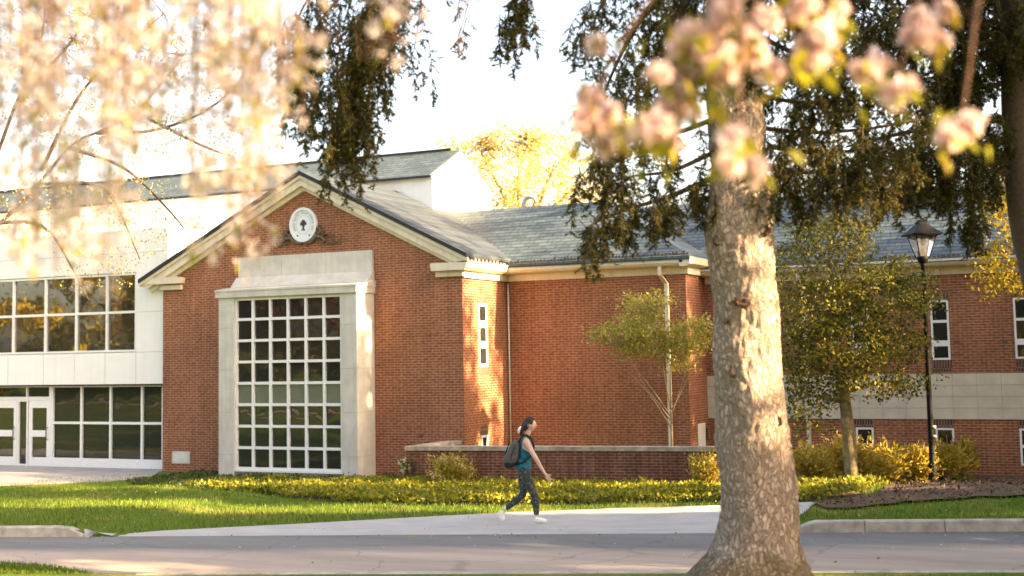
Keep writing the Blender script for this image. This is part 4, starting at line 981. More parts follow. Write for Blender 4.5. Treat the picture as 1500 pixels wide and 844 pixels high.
# pale tree far behind the slate roof
for i, (dx, Dd, lab) in enumerate(((0, 58, 'tall pale yellow tree beyond the slate roof, right of the white attic'),)):
    tree('spring_tree', lab, Dd, [(772, 560), (768, 420), (762, 330)],
         [[(762, 330), (730, 270), (700, 215)], [(763, 335), (760, 260), (775, 205)], [(764, 335), (800, 270), (830, 220)], [(764, 340), (825, 290), (870, 250)], [(763, 350), (710, 300), (670, 240)], [(764, 345), (790, 300), (812, 240)]],
         [(755, 205, 60, 26, 0, 1), (690, 230, 40, 40, 0, .9), (800, 225, 50, 40, 1, .9), (850, 265, 40, 44, 0, .7), (740, 260, 56, 46, -1, .8), (790, 285, 60, 40, 0, .6), (680, 280, 34, 34, 0, .6), (880, 300, 40, 24, 0, .5), (730, 310, 50, 24, 0, .5), (660, 218, 18, 14, 0, .7)],
         9000, .15, M['leaf_far'], M['twig_pale'], .3, .16, tw=200, clump=5)
# airy tree standing on the left lawn side
tree('spring_tree', 'airy tree with thin dark limbs and tiny pale leaves before the white building', 24,
     [(-150, 745), (-120, 560), (-70, 400), (-30, 300)],
     [[(-60, 380), (40, 290), (100, 216), (140, 195), (200, 165), (270, 80)], [(100, 216), (180, 245), (240, 300), (282, 350)], [(60, 270), (140, 270), (170, 300), (205, 380)], [(-30, 300), (20, 160), (60, 60), (70, -60)], [(60, 250), (110, 150), (160, 90), (240, 20)], [(-40, 330), (60, 330), (110, 400), (130, 440)], [(140, 195), (230, 190), (320, 150), (400, 60)], [(-30, 300), (-40, 100), (-20, -80)], [(20, 160), (120, 40), (180, -60)], [(200, 165), (300, 215), (345, 230)]],
     [(60, 40, 90, 80, 0, 1), (180, 60, 90, 80, 0, 1), (300, 80, 80, 70, .5, .9), (110, 180, 90, 60, 0, 1), (220, 190, 80, 50, 0, .9), (330, 200, 70, 40, 0, .6), (60, 300, 80, 60, 0, .8), (190, 290, 70, 50, 0, .8), (260, 340, 50, 30, 0, .6), (140, 390, 70, 40, 0, .5), (390, 90, 50, 80, 0, .6), (30, 130, 60, 60, 0, .8), (210, 360, 30, 24, 0, .6), (120, -80, 200, 80, 0, .6)],
     15000, .05, M['leaf_pale'], M['twig'], .2, .05, tw=420, clump=6)

# ------------------------------------------------------------------ cherry blossom in the foreground
def blossoms(C, size, n=9):
    CC = np.repeat(C, n, 0); d = unit(rng.normal(size=(len(CC), 3)))
    base_ = CC+d*size*.25
    return leafverts(base_, size, .85, d, .7)
def strand(pth, rad, tw): tw.tube(pth, list(np.linspace(rad, rad*.4, len(pth))), 5, caps=False)
# weeping cherry left of the camera
c0 = atD(-480, 700, 5.2); c0[2] = ground(c0[0], c0[1])
wc = thing('cherry_tree', c0, 'weeping cherry with hanging strands of pale pink blossom across the upper left foreground', 'tree')
top = atD(-330, -330, 5.6)
b = MB(); P = smooth_path([(c0[0], c0[1], c0[2]-.1), c0*.6+top*.4+np.array([-.1, 0, .2]), top], 16); b.tube(P, list(np.linspace(.15, .09, len(P))), 12); b.build('trunk', M['twig_red'], wc)
tw = MB(); petals = []; leaves = []
for (x, y, D) in ((150, -240, 4.6), (330, -260, 5.4), (480, -230, 5.0), (-40, -220, 5.6), (240, -200, 6.2)):
    Q = smooth_path([top, (top+atD(x, y, D))/2+np.array([0, 0, .15]), atD(x, y, D)], 12); tw.tube(Q, list(np.linspace(.05, .018, len(Q))), 7)
def weep(x, y0, y1, D, dens=1.0, r=.004, lean=0):
    n = 14
    pts = []
    ph = rnd.uniform(0, 6)
    for k in range(n):
        t = k/(n-1); pts.append(atD(x+lean*t*t+6*math.sin(ph+3*t), y0+(y1-y0)*t, D))
    pts = np.array(pts); strand(pts, r, tw)
    L = abs(y1-y0)/F*D; m = max(1, int(L*26*dens))
    kn = rng.uniform(.05, 1, max(3, m//9)); t = np.clip(kn[rng.integers(0, len(kn), m)]+rng.normal(size=m)*.02, .03, 1); C = np.stack([np.interp(t, np.linspace(0, 1, n), pts[:, j]) for j in range(3)], 1)
    C += rng.normal(size=C.shape)*np.array([.045, .045, .03])
    petals.append(blossoms(C, .019, 8))
    ml = max(1, int(m*.32)); idx = rng.integers(0, m, ml)
    leaves.append(leafverts(C[idx], .05, .4, np.tile([0, 0, -1.], (ml, 1)), .6))
def lowy(x):          # how far down the strands reach across the picture
    pts = [(-80, 380), (0, 390), (60, 400), (110, 425), (150, 430), (185, 330), (210, 250), (260, 260), (300, 300), (340, 370), (385, 400), (410, 250), (430, 120), (560, 70), (640, 60)]
    return float(np.interp(x, [p[0] for p in pts], [p[1] for p in pts]))
for k in range(82):
    x = rnd.uniform(-60, 420); ly = lowy(x)
    weep(x, -220, ly*rnd.uniform(.3, 1.0), rnd.uniform(4.0, 7.0), rnd.uniform(.35, 1.1), lean=rnd.uniform(-30, 30))
for k in range(30):
    x = rnd.uniform(-40, 410); ly = lowy(x); weep(x, -220, ly*rnd.uniform(.9, 1.02), rnd.uniform(4.2, 5.6), 1.2, lean=rnd.uniform(-8, 8))
for x, y, D in ((375, 395, 4.3), (368, 385, 4.4), (385, 350, 4.5), (395, 330, 4.6), (352, 380, 4.6), (160, 430, 4.4), (178, 495, 4.2), (150, 440, 4.6), (290, 330, 4.8), (300, 420, 4.8)):
    weep(x, -220, y, D, 1.2 if y < 440 else .55)
for k in range(16):
    x = rnd.uniform(420, 640); weep(x, -220, lowy(x)*rnd.uniform(.6, 1.1), rnd.uniform(4.2, 5.5), .7, lean=rnd.uniform(-10, 10))
for x, y in ((665, 190), (672, 110), (790, 50), (700, 40), (560, 100), (545, 90)): weep(x, -200, y, 4.6, .35)
tw.build('branch', M['twig_red'], wc, fix=False)
npmesh('blossom', np.concatenate(petals), 4, M['petal_pale'], wc); npmesh('foliage', np.concatenate(leaves), 4, M['cherry_leaf'], wc)
# pink cherry at the right, closer
p0 = atD(2500, 760, 4.4); p0[2] = ground(p0[0], p0[1])
pc = thing('cherry_tree', p0, 'pink cherry with blossom clusters and new leaves in front of the big trunk', 'tree')
topp = atD(1850, -480, 4.1)
b = MB(); P = smooth_path([(p0[0], p0[1], p0[2]-.1), p0*.5+topp*.5+np.array([.1, .1, .1]), topp], 14); b.tube(P, list(np.linspace(.13, .06, len(P))), 12); b.build('trunk', M['twig_red'], pc)
tw = MB(); pet = []; lv = []
def bough(pts, clusters, r=.010, D=4.3):
    if D < 4: D = 4.1
    Q = smooth_path([topp]+[atD(q[0], q[1], D) for q in pts], 24); tw.tube(Q, list(np.linspace(r*2.4, r*.4, len(Q))), 6, caps=False)
    for (x, y, R, k) in clusters:
        c = atD(x, y, D+rnd.uniform(-.15, .15)); e = Q[np.argmin(((Q-c)**2).sum(1))]
        tw.tube([e, (e+c)/2+np.array([0, 0, .01]), c], [.003, .002, .002], 5, caps=False)
        s_ = R/F*D*.9
        k = max(2, int(k*.62)); C = c+unit(rng.normal(size=(k, 3)))*s_*rng.uniform(.35, .95, k)[:, None]
        pet.append(blossoms(C, .036, 26))
        n2 = max(4, k*2); ll = c+rng.normal(size=(n2, 3))*s_*.95
        lv.append(leafverts(ll, .075, .42, np.tile([0, 0, -1.], (n2, 1)), .8))
bough([(1300, -120), (1180, -70), (1120, -10), (1085, 50)], [(1020, 55, 34, 14), (1100, 70, 34, 15), (1120, 30, 22, 7), (1065, 20, 30, 9), (1000, 70, 16, 5), (1130, 110, 18, 6), (1060, 100, 24, 8)])
bough([(1150, -110), (1060, -40), (1020, 60), (980, 130)], [(1010, 112, 26, 10), (1045, 110, 16, 5), (965, 112, 15, 4), (985, 160, 30, 11), (955, 185, 28, 10), (975, 205, 24, 8), (1000, 140, 26, 7), (915, 200, 14, 4)])
bough([(1120, -100), (980, -30), (900, 80), (872, 150), (868, 200)], [(868, 140, 20, 8), (862, 175, 22, 9), (875, 205, 22, 8), (890, 165, 14, 5), (880, 60, 12, 3)], .006)
bough([(1140, -80), (1090, 60), (1082, 180), (1085, 220)], [(1080, 208, 15, 4), (1100, 245, 18, 5), (1070, 235, 14, 3)], .006, 3.0)
bough([(1400, -160), (1280, -90), (1220, -10), (1200, 60)], [(1195, 65, 26, 13), (1190, 85, 22, 9), (1170, 85, 20, 6), (1215, 20, 20, 5), (1180, 10, 22, 6)], .007)
bough([(1460, -160), (1380, -90), (1340, 20), (1320, 100)], [(1300, 128, 17, 7), (1320, 138, 20, 8), (1270, 110, 17, 5), (1345, 60, 20, 6), (1370, 60, 14, 5), (1350, 30, 18, 4), (1285, 95, 14, 3)], .007)
bough([(1500, -120), (1440, -20), (1420, 100), (1410, 170)], [(1400, 190, 22, 8), (1425, 185, 14, 4), (1385, 205, 14, 4), (1380, 15, 10, 3)], .006)
tw.build('branch', M['twig_red'], pc, fix=False)
npmesh('blossom', np.concatenate(pet), 4, M['petal_pink'], pc); npmesh('foliage', np.concatenate(lv), 4, M['cherry_leaf'], pc)

# ------------------------------------------------------------------ planting
def inpoly(x, y, poly):
    c = False; n = len(poly); j = n-1
    for i in range(n):
        if (poly[i][1] > y) != (poly[j][1] > y) and x < (poly[j][0]-poly[i][0])*(y-poly[i][1])/(poly[j][1]-poly[i][1])+poly[i][0]: c = not c
        j = i
    return c
bedpoly = bed_n+bed_f[::-1]
def cover(name, label, mat, test, n, h, size):
    C = []
    bx = [p[0] for p in bedpoly]; by = [p[1] for p in bedpoly]
    while len(C) < n:
        x = rnd.uniform(min(bx), max(bx)); y = rnd.uniform(min(by), max(by))
        if not inpoly(x, y, bedpoly) or not test(x, y): continue
        hh = h*(.62 if x < -18.4 else 1)*(.65+.6*mnoise.noise(Vector((x*1.6, y*1.6, 2))))
        g = ground(x, y)
        for _ in range(5): C.append((x+rnd.gauss(0, .05), y+rnd.gauss(0, .05), g+hh*rnd.uniform(.15, 1)**.6))
    C = np.array(C)
    o = npmesh(name, leafverts(C, size, .6, np.tile([0, 0, .35], (len(C), 1)), 1.0), 4, mat, None)
    return tag(o, label, 'ground cover', None, 'stuff')
xd = gp(425, 715)[0]
cover('ground_cover', 'bright yellow green ground cover leaves along the low wall', M['cover'], lambda x, y: (x > xd and y < 29.2) or (x < xd and y < 28.6 and rnd.random() < .25 and x > xd-2.5), 52000, .28, .085)
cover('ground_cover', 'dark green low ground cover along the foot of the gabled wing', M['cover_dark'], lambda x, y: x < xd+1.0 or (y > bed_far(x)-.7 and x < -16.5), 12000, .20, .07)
def shrub(name, label, px, py, w, h, n, mat, size, flowers=0, fm=None, stems=14, grp=None, spiky=False, depth=0):
    p = gp(px, py); D = float(np.dot(p-CAM, CF)); s_ = D/F
    root = thing(name, p, label, 'shrub', grp)
    b = MB(); tips = []
    for k in range(stems):
        a = rnd.uniform(0, 6.28); rr = rnd.uniform(.1, .5)*w*s_*(.95 if k % 2 else .6); hh = h*s_*rnd.uniform(.55, 1.0)
        e = p+np.array([rr*math.cos(a)*1.0, rr*math.sin(a)*.8, hh*(1-.35*(rr/(w*s_*.5))**2)]); m = p+(e-p)*np.array([.35, .35, .6])
        b.tube([p-np.array([0, 0, .05]), m, e], [.012, .009, .004], 5, caps=False); tips.append((m, e))
    b.build('stem', M['twig_pale'], root, fix=False)
    k = n//len(tips); C = []; A = []
    for m, e in tips:
        t = rng.uniform(0.0, 1.05, k)[:, None]; C.append(m+(e-m)*t+rng.normal(size=(k, 3))*w*s_*.07); A.append(np.tile(unit(e-m), (k, 1)))
    C = np.concatenate(C); A = np.concatenate(A)
    C[:, 2] = np.maximum(C[:, 2], p[2]+.03)
    npmesh('foliage', leafverts(C, size, .32 if spiky else .5, A, .7 if spiky else 1.0), 4, mat, root)
    if flowers:
        idx = rng.integers(0, len(tips), flowers)
        Fc_ = np.concatenate([np.array([tips[i][1]])+rng.normal(size=(16, 3))*.035 for i in idx])
        npmesh('flower', leafverts(Fc_, .06, .8), 4, fm, root)
    return root
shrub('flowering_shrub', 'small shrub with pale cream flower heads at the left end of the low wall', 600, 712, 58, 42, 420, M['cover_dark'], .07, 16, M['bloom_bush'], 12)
shrub('flowering_shrub', 'rounded yellow shrub with creamy flower heads, left of the walking woman', 664, 716, 82, 50, 2600, M['bush'], .08, 10, M['bloom_bush'], 30)
shrub('leafy_shrub', 'yellow green shrub close left of the big trunk', 1040, 722, 80, 58, 1600, M['bush'], .09, 0, None, 22)
shrub('leafy_shrub', 'thin reddish sprig in front of the low wall, left of the young tree', 962, 712, 16, 46, 70, M['bush'], .07, 0, None, 4)
for px, py, w, h, lab in ((1190, 716, 120, 52, 'yellow shrub at the right side of the big trunk'), (1240, 712, 130, 66, 'tall yellow shrub under the dense broadleaf tree'), (1296, 710, 120, 50, 'yellow shrub midway between the broadleaf tree and the lamp'),
                          (1340, 708, 100, 48, 'yellow shrub close left of the lamp post'), (1388, 704, 84, 50, 'yellow shrub right of the lamp post under the basement window'), (1412, 702, 50, 54, 'spiky yellow shrub at the right end of the planting')):
    shrub('leafy_shrub', lab, px, py, w, h, 3400, M['bush'], .13, 0, None, 46, 'yellow shrubs along the brick wing', True)

# grass blades
bl = []
mulchpoly = mp_in+mp_out[::-1]
GN = 0
for _ in range(130000):
    x = rnd.uniform(-34, 3); y = rnd.uniform(15, 30)
    u, v = uv(x, y)
    if v < V1+.2 or inpoly(x, y, pathpoly) or inpoly(x, y, bedpoly) or inpoly(x, y, mulchpoly): continue
    if y > 28.5 and x < -27: continue
    d = math.hypot(x, y)
    if rnd.random() > min(1, (24/d)**2): continue
    bl.append((x, y, ground(x, y)))
for _ in range(9000):
    t = rnd.random()
    if t < .55: px_, py_ = rnd.uniform(-20, 165), rnd.uniform(822, 900)
    else: px_, py_ = rnd.uniform(1170, 1520), rnd.uniform(838, 900)
    if px_ < 170 and py_ < 825+20*max(0, px_/155)**1.6: continue
    p = gp(px_, py_); u, v = uv(p[0], p[1])
    if v < V0-.14: bl.append((p[0], p[1], ground(p[0], p[1])))
for _ in range(7000):      # turf spilling over the kerb end at the lower left
    px_, py_ = rnd.uniform(-30, 158), rnd.uniform(824, 852)
    if py_ < 826+20*max(0, px_/155)**1.6: continue
    q = onZ(px_, py_, .04); bl.append((q[0], q[1], .02))
bl = np.array(bl); ax = np.tile([0, 0, 1.], (len(bl), 1))
tag(npmesh('grass', leafverts(bl, .075, .16, ax, .45), 4, M['grass'], None), 'short green lawn grass between the road and the building', 'grass', None, 'stuff')
ch = []
while len(ch) < 9000:
    x = rnd.uniform(-7.5, 3); y = rnd.uniform(19.5, 34)
    if inpoly(x, y, mulchpoly): ch.append((x, y, ground(x, y)+.05+rnd.uniform(0, .02)))
ch = np.array(ch); M['chip'] = leaf_mat('bark_chip', [(.05, .03, .016), (.11, .068, .035), (.20, .13, .07)], 0, .9)
tag(npmesh('bark_chips', leafverts(ch, .075, .4, np.tile([.3, .3, .12], (len(ch), 1)), 1.0), 4, M['chip'], None), 'brown bark chips lying on the mulch bed', 'mulch', None, 'stuff')
lt = []
for _ in range(150):
    u_ = rnd.uniform(-16, 9); v_ = V0+(V1+.6-V0)*rnd.random()**.7*1.0
    if rnd.random() < .5: v_ = V1-rnd.random()**2*.5
    x, y = xy(u_, v_); lt.append((x, y, max(ground(x, y), 0)+.012+(.035 if v_ > V1 else 0)))
lt = np.array(lt); tag(npmesh('leaf_litter', leafverts(lt, .04, .6, np.tile([1., .2, .03], (len(lt), 1)),   .25), 4, M['bush'], None), 'small dry leaves and petals scattered on the road edge', 'leaf litter', None, 'stuff')
fp = []
while len(fp) < 260:
    x = rnd.uniform(-28, 2); y = rnd.uniform(15.5, 28)
    if inpoly(x, y, bedpoly) or inpoly(x, y, mulchpoly): continue
    u_, v_ = uv(x, y); fp.append((x, y, (max(ground(x, y), .0)+(.05 if v_ > V1 and not inpoly(x, y, pathpoly) else .042)) if v_ > V1 else .008))
fp = np.array(fp); tag(npmesh('fallen_petals', leafverts(fp, .028, .8, np.tile([1., .2, .1], (len(fp), 1)), .3), 4, M['petal_pale'], None), 'pale fallen petals sprinkled over the lawn, path and road', 'petals', None, 'stuff')
# turf mound over the kerb at lower left
tl = [onZ(x, y, .03) for x, y in ((-160, 822), (-60, 824), (0, 826), (60, 829), (110, 835), (145, 842), (165, 852))]
strip('verge', M['lawn'], [(p[0], p[1]) for p in tl], [xy(uv(p[0], p[1])[0], V0-.6) for p in tl], .0, n=8)
for o in [o for o in bpy.data.objects if o.name.startswith('verge')]:
    for v in o.data.vertices: v.co.z = .03
# tall trees off to the right and behind the camera: they shade the lawn and show in the window glass
def woodland(name, label, boxes, n, size, mat, seed):
    r = np.random.default_rng(seed); out = []
    for (x0, x1, y0, y1, z0, z1, w) in boxes:
        k = int(n*w); nc = max(6, k//260)
        cc = np.stack([r.uniform(x0, x1, nc), r.uniform(y0, y1, nc), z0+(z1-z0)*r.uniform(0, 1, nc)], 1)
        i = r.integers(0, nc, k); out.append(cc[i]+r.normal(size=(k, 3))*np.array([.75, .75, .6])*1.0)
    C = np.concatenate(out)
    o = npmesh(name, leafverts(C, size, .7), 4, mat, None); return tag(o, label, 'trees', None, 'stuff')
woodland('red_leaved_trees', 'dark red crowns across the lawn behind the viewer, mirrored in the tall window', [(-56, -44, -16, -10, 4.6, 11, 1.0)], 5000, .4, M['leaf_red'], 9)
woodland('woodland', 'golden and dark tree line across the lawn behind the viewer, seen only in the window glass', [(-90, -40, -30, -14, .5, 14, .55), (-40, 10, -34, -18, .5, 13, .35), (-110, -85, -20, 20, 0, 13, .2)], 60000, .42, M['leaf_wood'], 3)
def shade_trees(n, size):
    """unseen crowns off to the right, leaves culled along sun rays to shape the lit bands"""
    r = np.random.default_rng(5); nc = 760
    cc = np.stack([r.uniform(7, 24, nc), r.uniform(0, 40, nc), r.uniform(.5, 18, nc)], 1)
    C = cc[r.integers(0, nc, n)]+r.normal(size=(n, 3))*np.array([.7, .55, .55])
    sdir = np.array(sd[:]); t = (C[:, 2]+.12)/sdir[2]; G = C-sdir*t[:, None]      # where each leaf's shadow meets the lawn
    gx, gy = G[:, 0], G[:, 1]
    keep = np.ones(n)  # chance to keep a leaf; lowered along sun rays to shape the light
    wob = .35*np.sin(gx*.9)+.25*np.sin(gx*2.1+1)
    keep[(np.abs(gy-(22.9+.31*(gx+11.7))-wob) < 1.25) & (gx < -4)] = .05
    keep[C[:, 1] > 26.8+.03*(C[:, 0])] = .42
    keep[(C[:, 1] > 26.8+.03*C[:, 0]) & (C[:, 1] < 30.7)] = .2
    keep[(C[:, 1] > 30.6) & (C[:, 1] < 36)] = .7
    tz = C[:, 2]-(C[:, 0]+4)*math.tan(R_(SUN_EL))
    keep[(np.abs(C[:, 1]-14-(C[:, 0]+4)*math.tan(R_(SUN_AZ))) < .75) & (tz > .9)] = .4
    keep[(np.abs(C[:, 1]-LY-(C[:, 0]-LX)*math.tan(R_(SUN_AZ))) < .45)] = .04
    keep[C[:, 1] < 12.5] *= .12
    C = C[r.uniform(size=n) < keep]
    C = C[C[:, 2] > .2]
    return tag(npmesh('shade_trees', leafverts(C, size, .7), 4, M['leaf_shade'], None), 'unseen tree crowns beyond the right edge, thinned to shape the sun dapples', 'trees', None, 'stuff')
shade_trees(190000, .32)

# ------------------------------------------------------------------ the walking woman
WP = onZ(765, 757, .03)
wf = np.array([math.cos(R_(23)), math.sin(R_(23)), 0]); wl = np.array([-wf[1], wf[0], 0])   # forward, away from the camera
woman = thing('person', (WP[0], WP[1], ground(WP[0], WP[1])+.035), 'woman in a teal tank top, dark patterned leggings and white shoes walking along the path', 'person')
WZ = woman.location.z
def W(x, y, z): return Vector((WP[0], WP[1], WZ)) + Vector(wf)*x + Vector(wl)*y + Vector((0, 0, z))
def skin(joints, edges, sub=2):
    me = bpy.data.meshes.new('tmp'); me.from_pydata([W(*j[:3]) for j in joints], edges, []); o = bpy.data.objects.new('tmp', me); COL.objects.link(o)
    m = o.modifiers.new('s', 'SKIN'); m.use_smooth_shade = True; m.branch_smoothing = .4
    for i, j in enumerate(joints):
        r = j[3]; me.skin_vertices[0].data[i].radius = r if isinstance(r, tuple) else (r, r)
    me.skin_vertices[0].data[0].use_root = True
    s_ = o.modifiers.new('u', 'SUBSURF'); s_.levels = sub; s_.render_levels = sub
    dg = bpy.context.evaluated_depsgraph_get(); out = bpy.data.meshes.new_from_object(o.evaluated_get(dg))
    bpy.data.objects.remove(o); return out
body_j = [(.045, 0, .90, .125), (.06, 0, 1.02, .105), (.085, 0, 1.18, .115), (.10, 0, 1.32, .105), (.095, 0, 1.41, .055), (.125, 0, 1.48, .050), (.15, 0, 1.55, .055),   # 0-6 pelvis..head base
          (.095, -.13, 1.355, .062), (.175, -.175, 1.19, .046), (.265, -.19, 1.045, .040), (.325, -.18, .93, .034), (.395, -.165, .815, .024), (.425, -.16, .775, .028),   # near arm 7-12
          (.09, .13, 1.355, .062), (.02, .18, 1.20, .046), (-.06, .20, 1.07, .040), (-.04, .19, .95, .034), (.02, .17, .86, .024), (.05, .165, .82, .028),                # far arm 13-18
          (.05, -.085, .84, .098), (.13, -.085, .64, .078), (.215, -.08, .47, .056), (.235, -.08, .33, .060), (.238, -.08, .115, .036),   # leg forward (near) 19-23
          (.03, .085, .84, .098), (.02, .085, .64, .078), (.03, .08, .46, .056), (-.10, .08, .36, .058), (-.29, .08, .215, .036)]          # trailing leg 24-28
body_e = [(0, 1), (1, 2), (2, 3), (3, 4), (4, 5), (5, 6), (3, 7), (7, 8), (8, 9), (9, 10), (10, 11), (11, 12), (3, 13), (13, 14), (14, 15), (15, 16), (16, 17), (17, 18),
          (0, 19), (19, 20), (20, 21), (21, 22), (22, 23), (0, 24), (24, 25), (25, 26), (26, 27), (27, 28)]
meshes = [skin(body_j, body_e)]
# feet
meshes.append(skin([(.215, -.08, .06, .036), (.30, -.08, .045, .036), (.40, -.08, .03, .026)], [(0, 1), (1, 2)]))
meshes.append(skin([(-.33, .08, .19, .036), (-.35, .08, .10, .036), (-.325, .08, .035, .026)], [(0, 1), (1, 2)]))
# fingers and thumb, rooted in the palms
def hand(px, py, pz, dx, dz, sy):
    d = Vector((dx, 0, dz)).normalized(); up = Vector((-d.z, 0, d.x))
    for k, (o_, L) in enumerate(((-.030, .060), (-.010, .072), (.010, .068), (.028, .052))):
        b0 = Vector((px, py, pz))+Vector((0, 0, 0))+up*o_*.9
        pts = [b0-d*.01, b0+d*.035, b0+d*(.035+L*.5)+Vector((0, -sy*.008, -.004)), b0+d*(.035+L)+Vector((0, -sy*.026, -.012))]
        meshes.append(skin([(*p, r) for p, r in zip(pts, (.010, .0095, .0085, .007))], [(0, 1), (1, 2), (2, 3)], 1))
    b0 = Vector((px, py, pz))-d*.015+up*.022
    pts = [b0, b0+d*.028+up*.028, b0+d*.058+up*.040]
    meshes.append(skin([(*p, r) for p, r in zip(pts, (.012, .0105, .008))], [(0, 1), (1, 2)], 1))
hand(.425, -.16, .775, .55, -.75, -1); hand(.05, .165, .82, .6, -.75, 1)
# head: shaped sphere with brow, nose, lips, chin and ears
bm = bmesh.new(); bmesh.ops.create_icosphere(bm, subdivisions=5, radius=1)
for v in bm.verts:
    x, y, z = v.co
    f = max(0, x); X = x*.098; Y = y*.074; Z = z*.115
    if z < 0: X = X*(1-.10*-z) + .012*(-z)*f; Y *= 1-.34*(-z)**1.3
    if x < 0 and z < -.2: X *= 1-.25*min(1, (-z-.2))
    def g(cy0, cz0, s1, s2): return math.exp(-((y-cy0)/s1)**2-((z-cz0)/s2)**2)*f
    X += .030*g(0, -.13, .13, .11)*1.0 + .014*g(0, .08, .10, .22)      # nose
    X += .008*g(0, -.40, .22, .06) + .007*g(0, -.50, .20, .06)          # lips
    X -= .010*g(.36, .06, .18, .12) + .010*g(-.36, .06, .18, .12)        # eye sockets
    X += .006*g(.0, .28, .6, .14) + .014*g(0, -.78, .26, .16)            # brow, chin
    X -= .006*g(0, -.60, .3, .07)
    for sy in (-1, 1):                                                  # ears
        e = math.exp(-((x+.05)/.14)**2-((z+.02)/.24)**2)*max(0, y*sy); Y += sy*.022*e*(1 if abs(y) > .9 else .3)
    v.co = W(.155+X*math.cos(.05)+Z*.10, Y, 1.605+Z*1.0-X*.0)
me = bpy.data.meshes.new('h'); bm.to_mesh(me); bm.free(); meshes.append(me)
bm = bmesh.new()
for me in meshes: bm.from_mesh(me); bpy.data.meshes.remove(me)
me = bpy.data.meshes.new('body'); bm.to_mesh(me); bm.free()
o = bpy.data.objects.new('tmp', me); COL.objects.link(o)
rm = o.modifiers.new('r', 'REMESH'); rm.mode = 'VOXEL'; rm.voxel_size = .0055; rm.use_smooth_shade = True
sm_ = o.modifiers.new('s', 'SMOOTH'); sm_.factor = .5; sm_.iterations = 3
dg = bpy.context.evaluated_depsgraph_get(); body = bpy.data.meshes.new_from_object(o.evaluated_get(dg)); bpy.data.objects.remove(o)
M['skin'] = plain('fair_skin', (.62, .40, .29), .5, var=.05, scale=12)
M['teal'] = plain('teal_cloth', (.0, .13, .16), .75, var=.25, scale=9)
mm_, tt_, pp_ = nodes_of('patterned_leggings'); geo = tt_.nodes.new('ShaderNodeNewGeometry'); vo = tt_.nodes.new('ShaderNodeTexVoronoi'); vo.inputs['Scale'].default_value = 24
tt_.links.new(geo.outputs['Position'], vo.inputs['Vector']); rp = tt_.nodes.new('ShaderNodeValToRGB'); e = rp.color_ramp.elements; e[0].position = .28; e[0].color = (.10, .125, .105, 1); e[1].position = .4; e[1].color = (.022, .028, .026, 1)
tt_.links.new(vo.outputs['Distance'], rp.inputs['Fac']); tt_.links.new(rp.outputs['Color'], pp_.inputs['Base Color']); pp_.inputs['Roughness'].default_value = .7; M['legging'] = mm_
M['shoe'] = plain('white_shoe', (.80, .78, .74), .5, var=.05); M['hair'] = plain('dark_brown_hair', (.028, .014, .010), .45, var=.5, scale=40)
M['pack'] = plain('grey_backpack_cloth', (.075, .075, .068), .8, var=.2, scale=18); M['pack_dark'] = plain('black_backpack_cloth', (.012, .013, .015), .7, var=.2)
# bone distance decides what each garment covers
J = np.array([W(*j[:3]) for j in body_j]); bones = np.array(body_e)
vco = np.empty(len(body.vertices)*3, np.float32); body.vertices.foreach_get('co', vco); vco = vco.reshape(-1, 3)
vno = np.array([v.normal[:] for v in body.vertices])
best = np.full(len(vco), 1e9); bi = np.zeros(len(vco), int)
for i, (a, c) in enumerate(bones):
    A_, B_ = J[a], J[c]; d = B_-A_; t = np.clip(((vco-A_)@d)/(d@d), 0, 1); dd = np.linalg.norm(vco-(A_+t[:, None]*d), axis=1)
    m = dd < best; best[m] = dd[m]; bi[m] = i
loc = vco-np.array(W(0, 0, 0)); lx = loc@wf; ly = loc@wl; lz = loc[:, 2]
legb = np.isin(bi, [18, 19, 20, 21, 22, 23, 24, 25, 26, 27])
armb = np.isin(bi, [7, 8, 9, 10, 11, 13, 14, 15, 16, 17])
link('body', body, M['skin'], woman)
polys = [tuple(p.vertices) for p in body.polygons]; wl0 = np.array(woman.location)
def garment(name, mask, off, mat, parent=woman, fn=None):
    idx = np.nonzero(mask)[0]; mp_ = -np.ones(len(mask), int); mp_[idx] = np.arange(len(idx))
    fs = [tuple(mp_[list(p)]) for p in polys if mask[list(p)].all()]
    pts = vco[idx]+vno[idx]*off
    if fn is not None: pts = fn(pts, idx)
    me = bpy.data.meshes.new(name); me.from_pydata([tuple(map(float, p)) for p in pts], [], [tuple(int(i) for i in f) for f in fs])
    for p in me.polygons: p.use_smooth = True
    o = link(name, me, mat, parent); so_ = o.modifiers.new('solid', 'SOLIDIFY'); so_.thickness = .004; so_.offset = 1; return o
ankle = ((ly < 0) & (lz > .14)) | ((ly >= 0) & (lx > -.27))
garment('leggings', (legb | ((bi == 0) & (lz < 1.0)) | ((lz < .98) & ~armb & (lz > .5))) & ankle & (lz > .12) & ~armb, .004, M['legging'])
def flow(p, idx):
    z = lz[idx]; k = np.clip((1.15-z)/.3, 0, 1)[:, None]
    fold = .007*np.sin(lx[idx]*70+lz[idx]*38)+.005*np.sin(ly[idx]*90-lz[idx]*55)
    p = p+vno[idx]*fold[:, None]
    return p+vno[idx]*k*.022+np.array([0, 0, -1])*k*.03-wf*k*.02
neck = lz < 1.345+.03*np.abs(ly)/.1
strap = (np.abs(ly) > .05) & (np.abs(ly) < .095) & (lz < 1.43)
garment('tank_top', (~armb & (lz > .90) & neck & ~(legb & (lz < .86)) & ~(np.abs(ly) > .125+.0*lz) | (strap & (lz > 1.3) & (lz < 1.42))) & (lz > .87) & ~armb, .009, M['teal'], fn=flow)
shoe_m = ((ly < -.0) & (lz < .125) & (lx > .1)) | ((ly > 0) & (lx < -.262) & (lz < .26))
garment('shoe', shoe_m & (ly < 0), .010, M['shoe']); garment('shoe', shoe_m & (ly > 0), .010, M['shoe'])
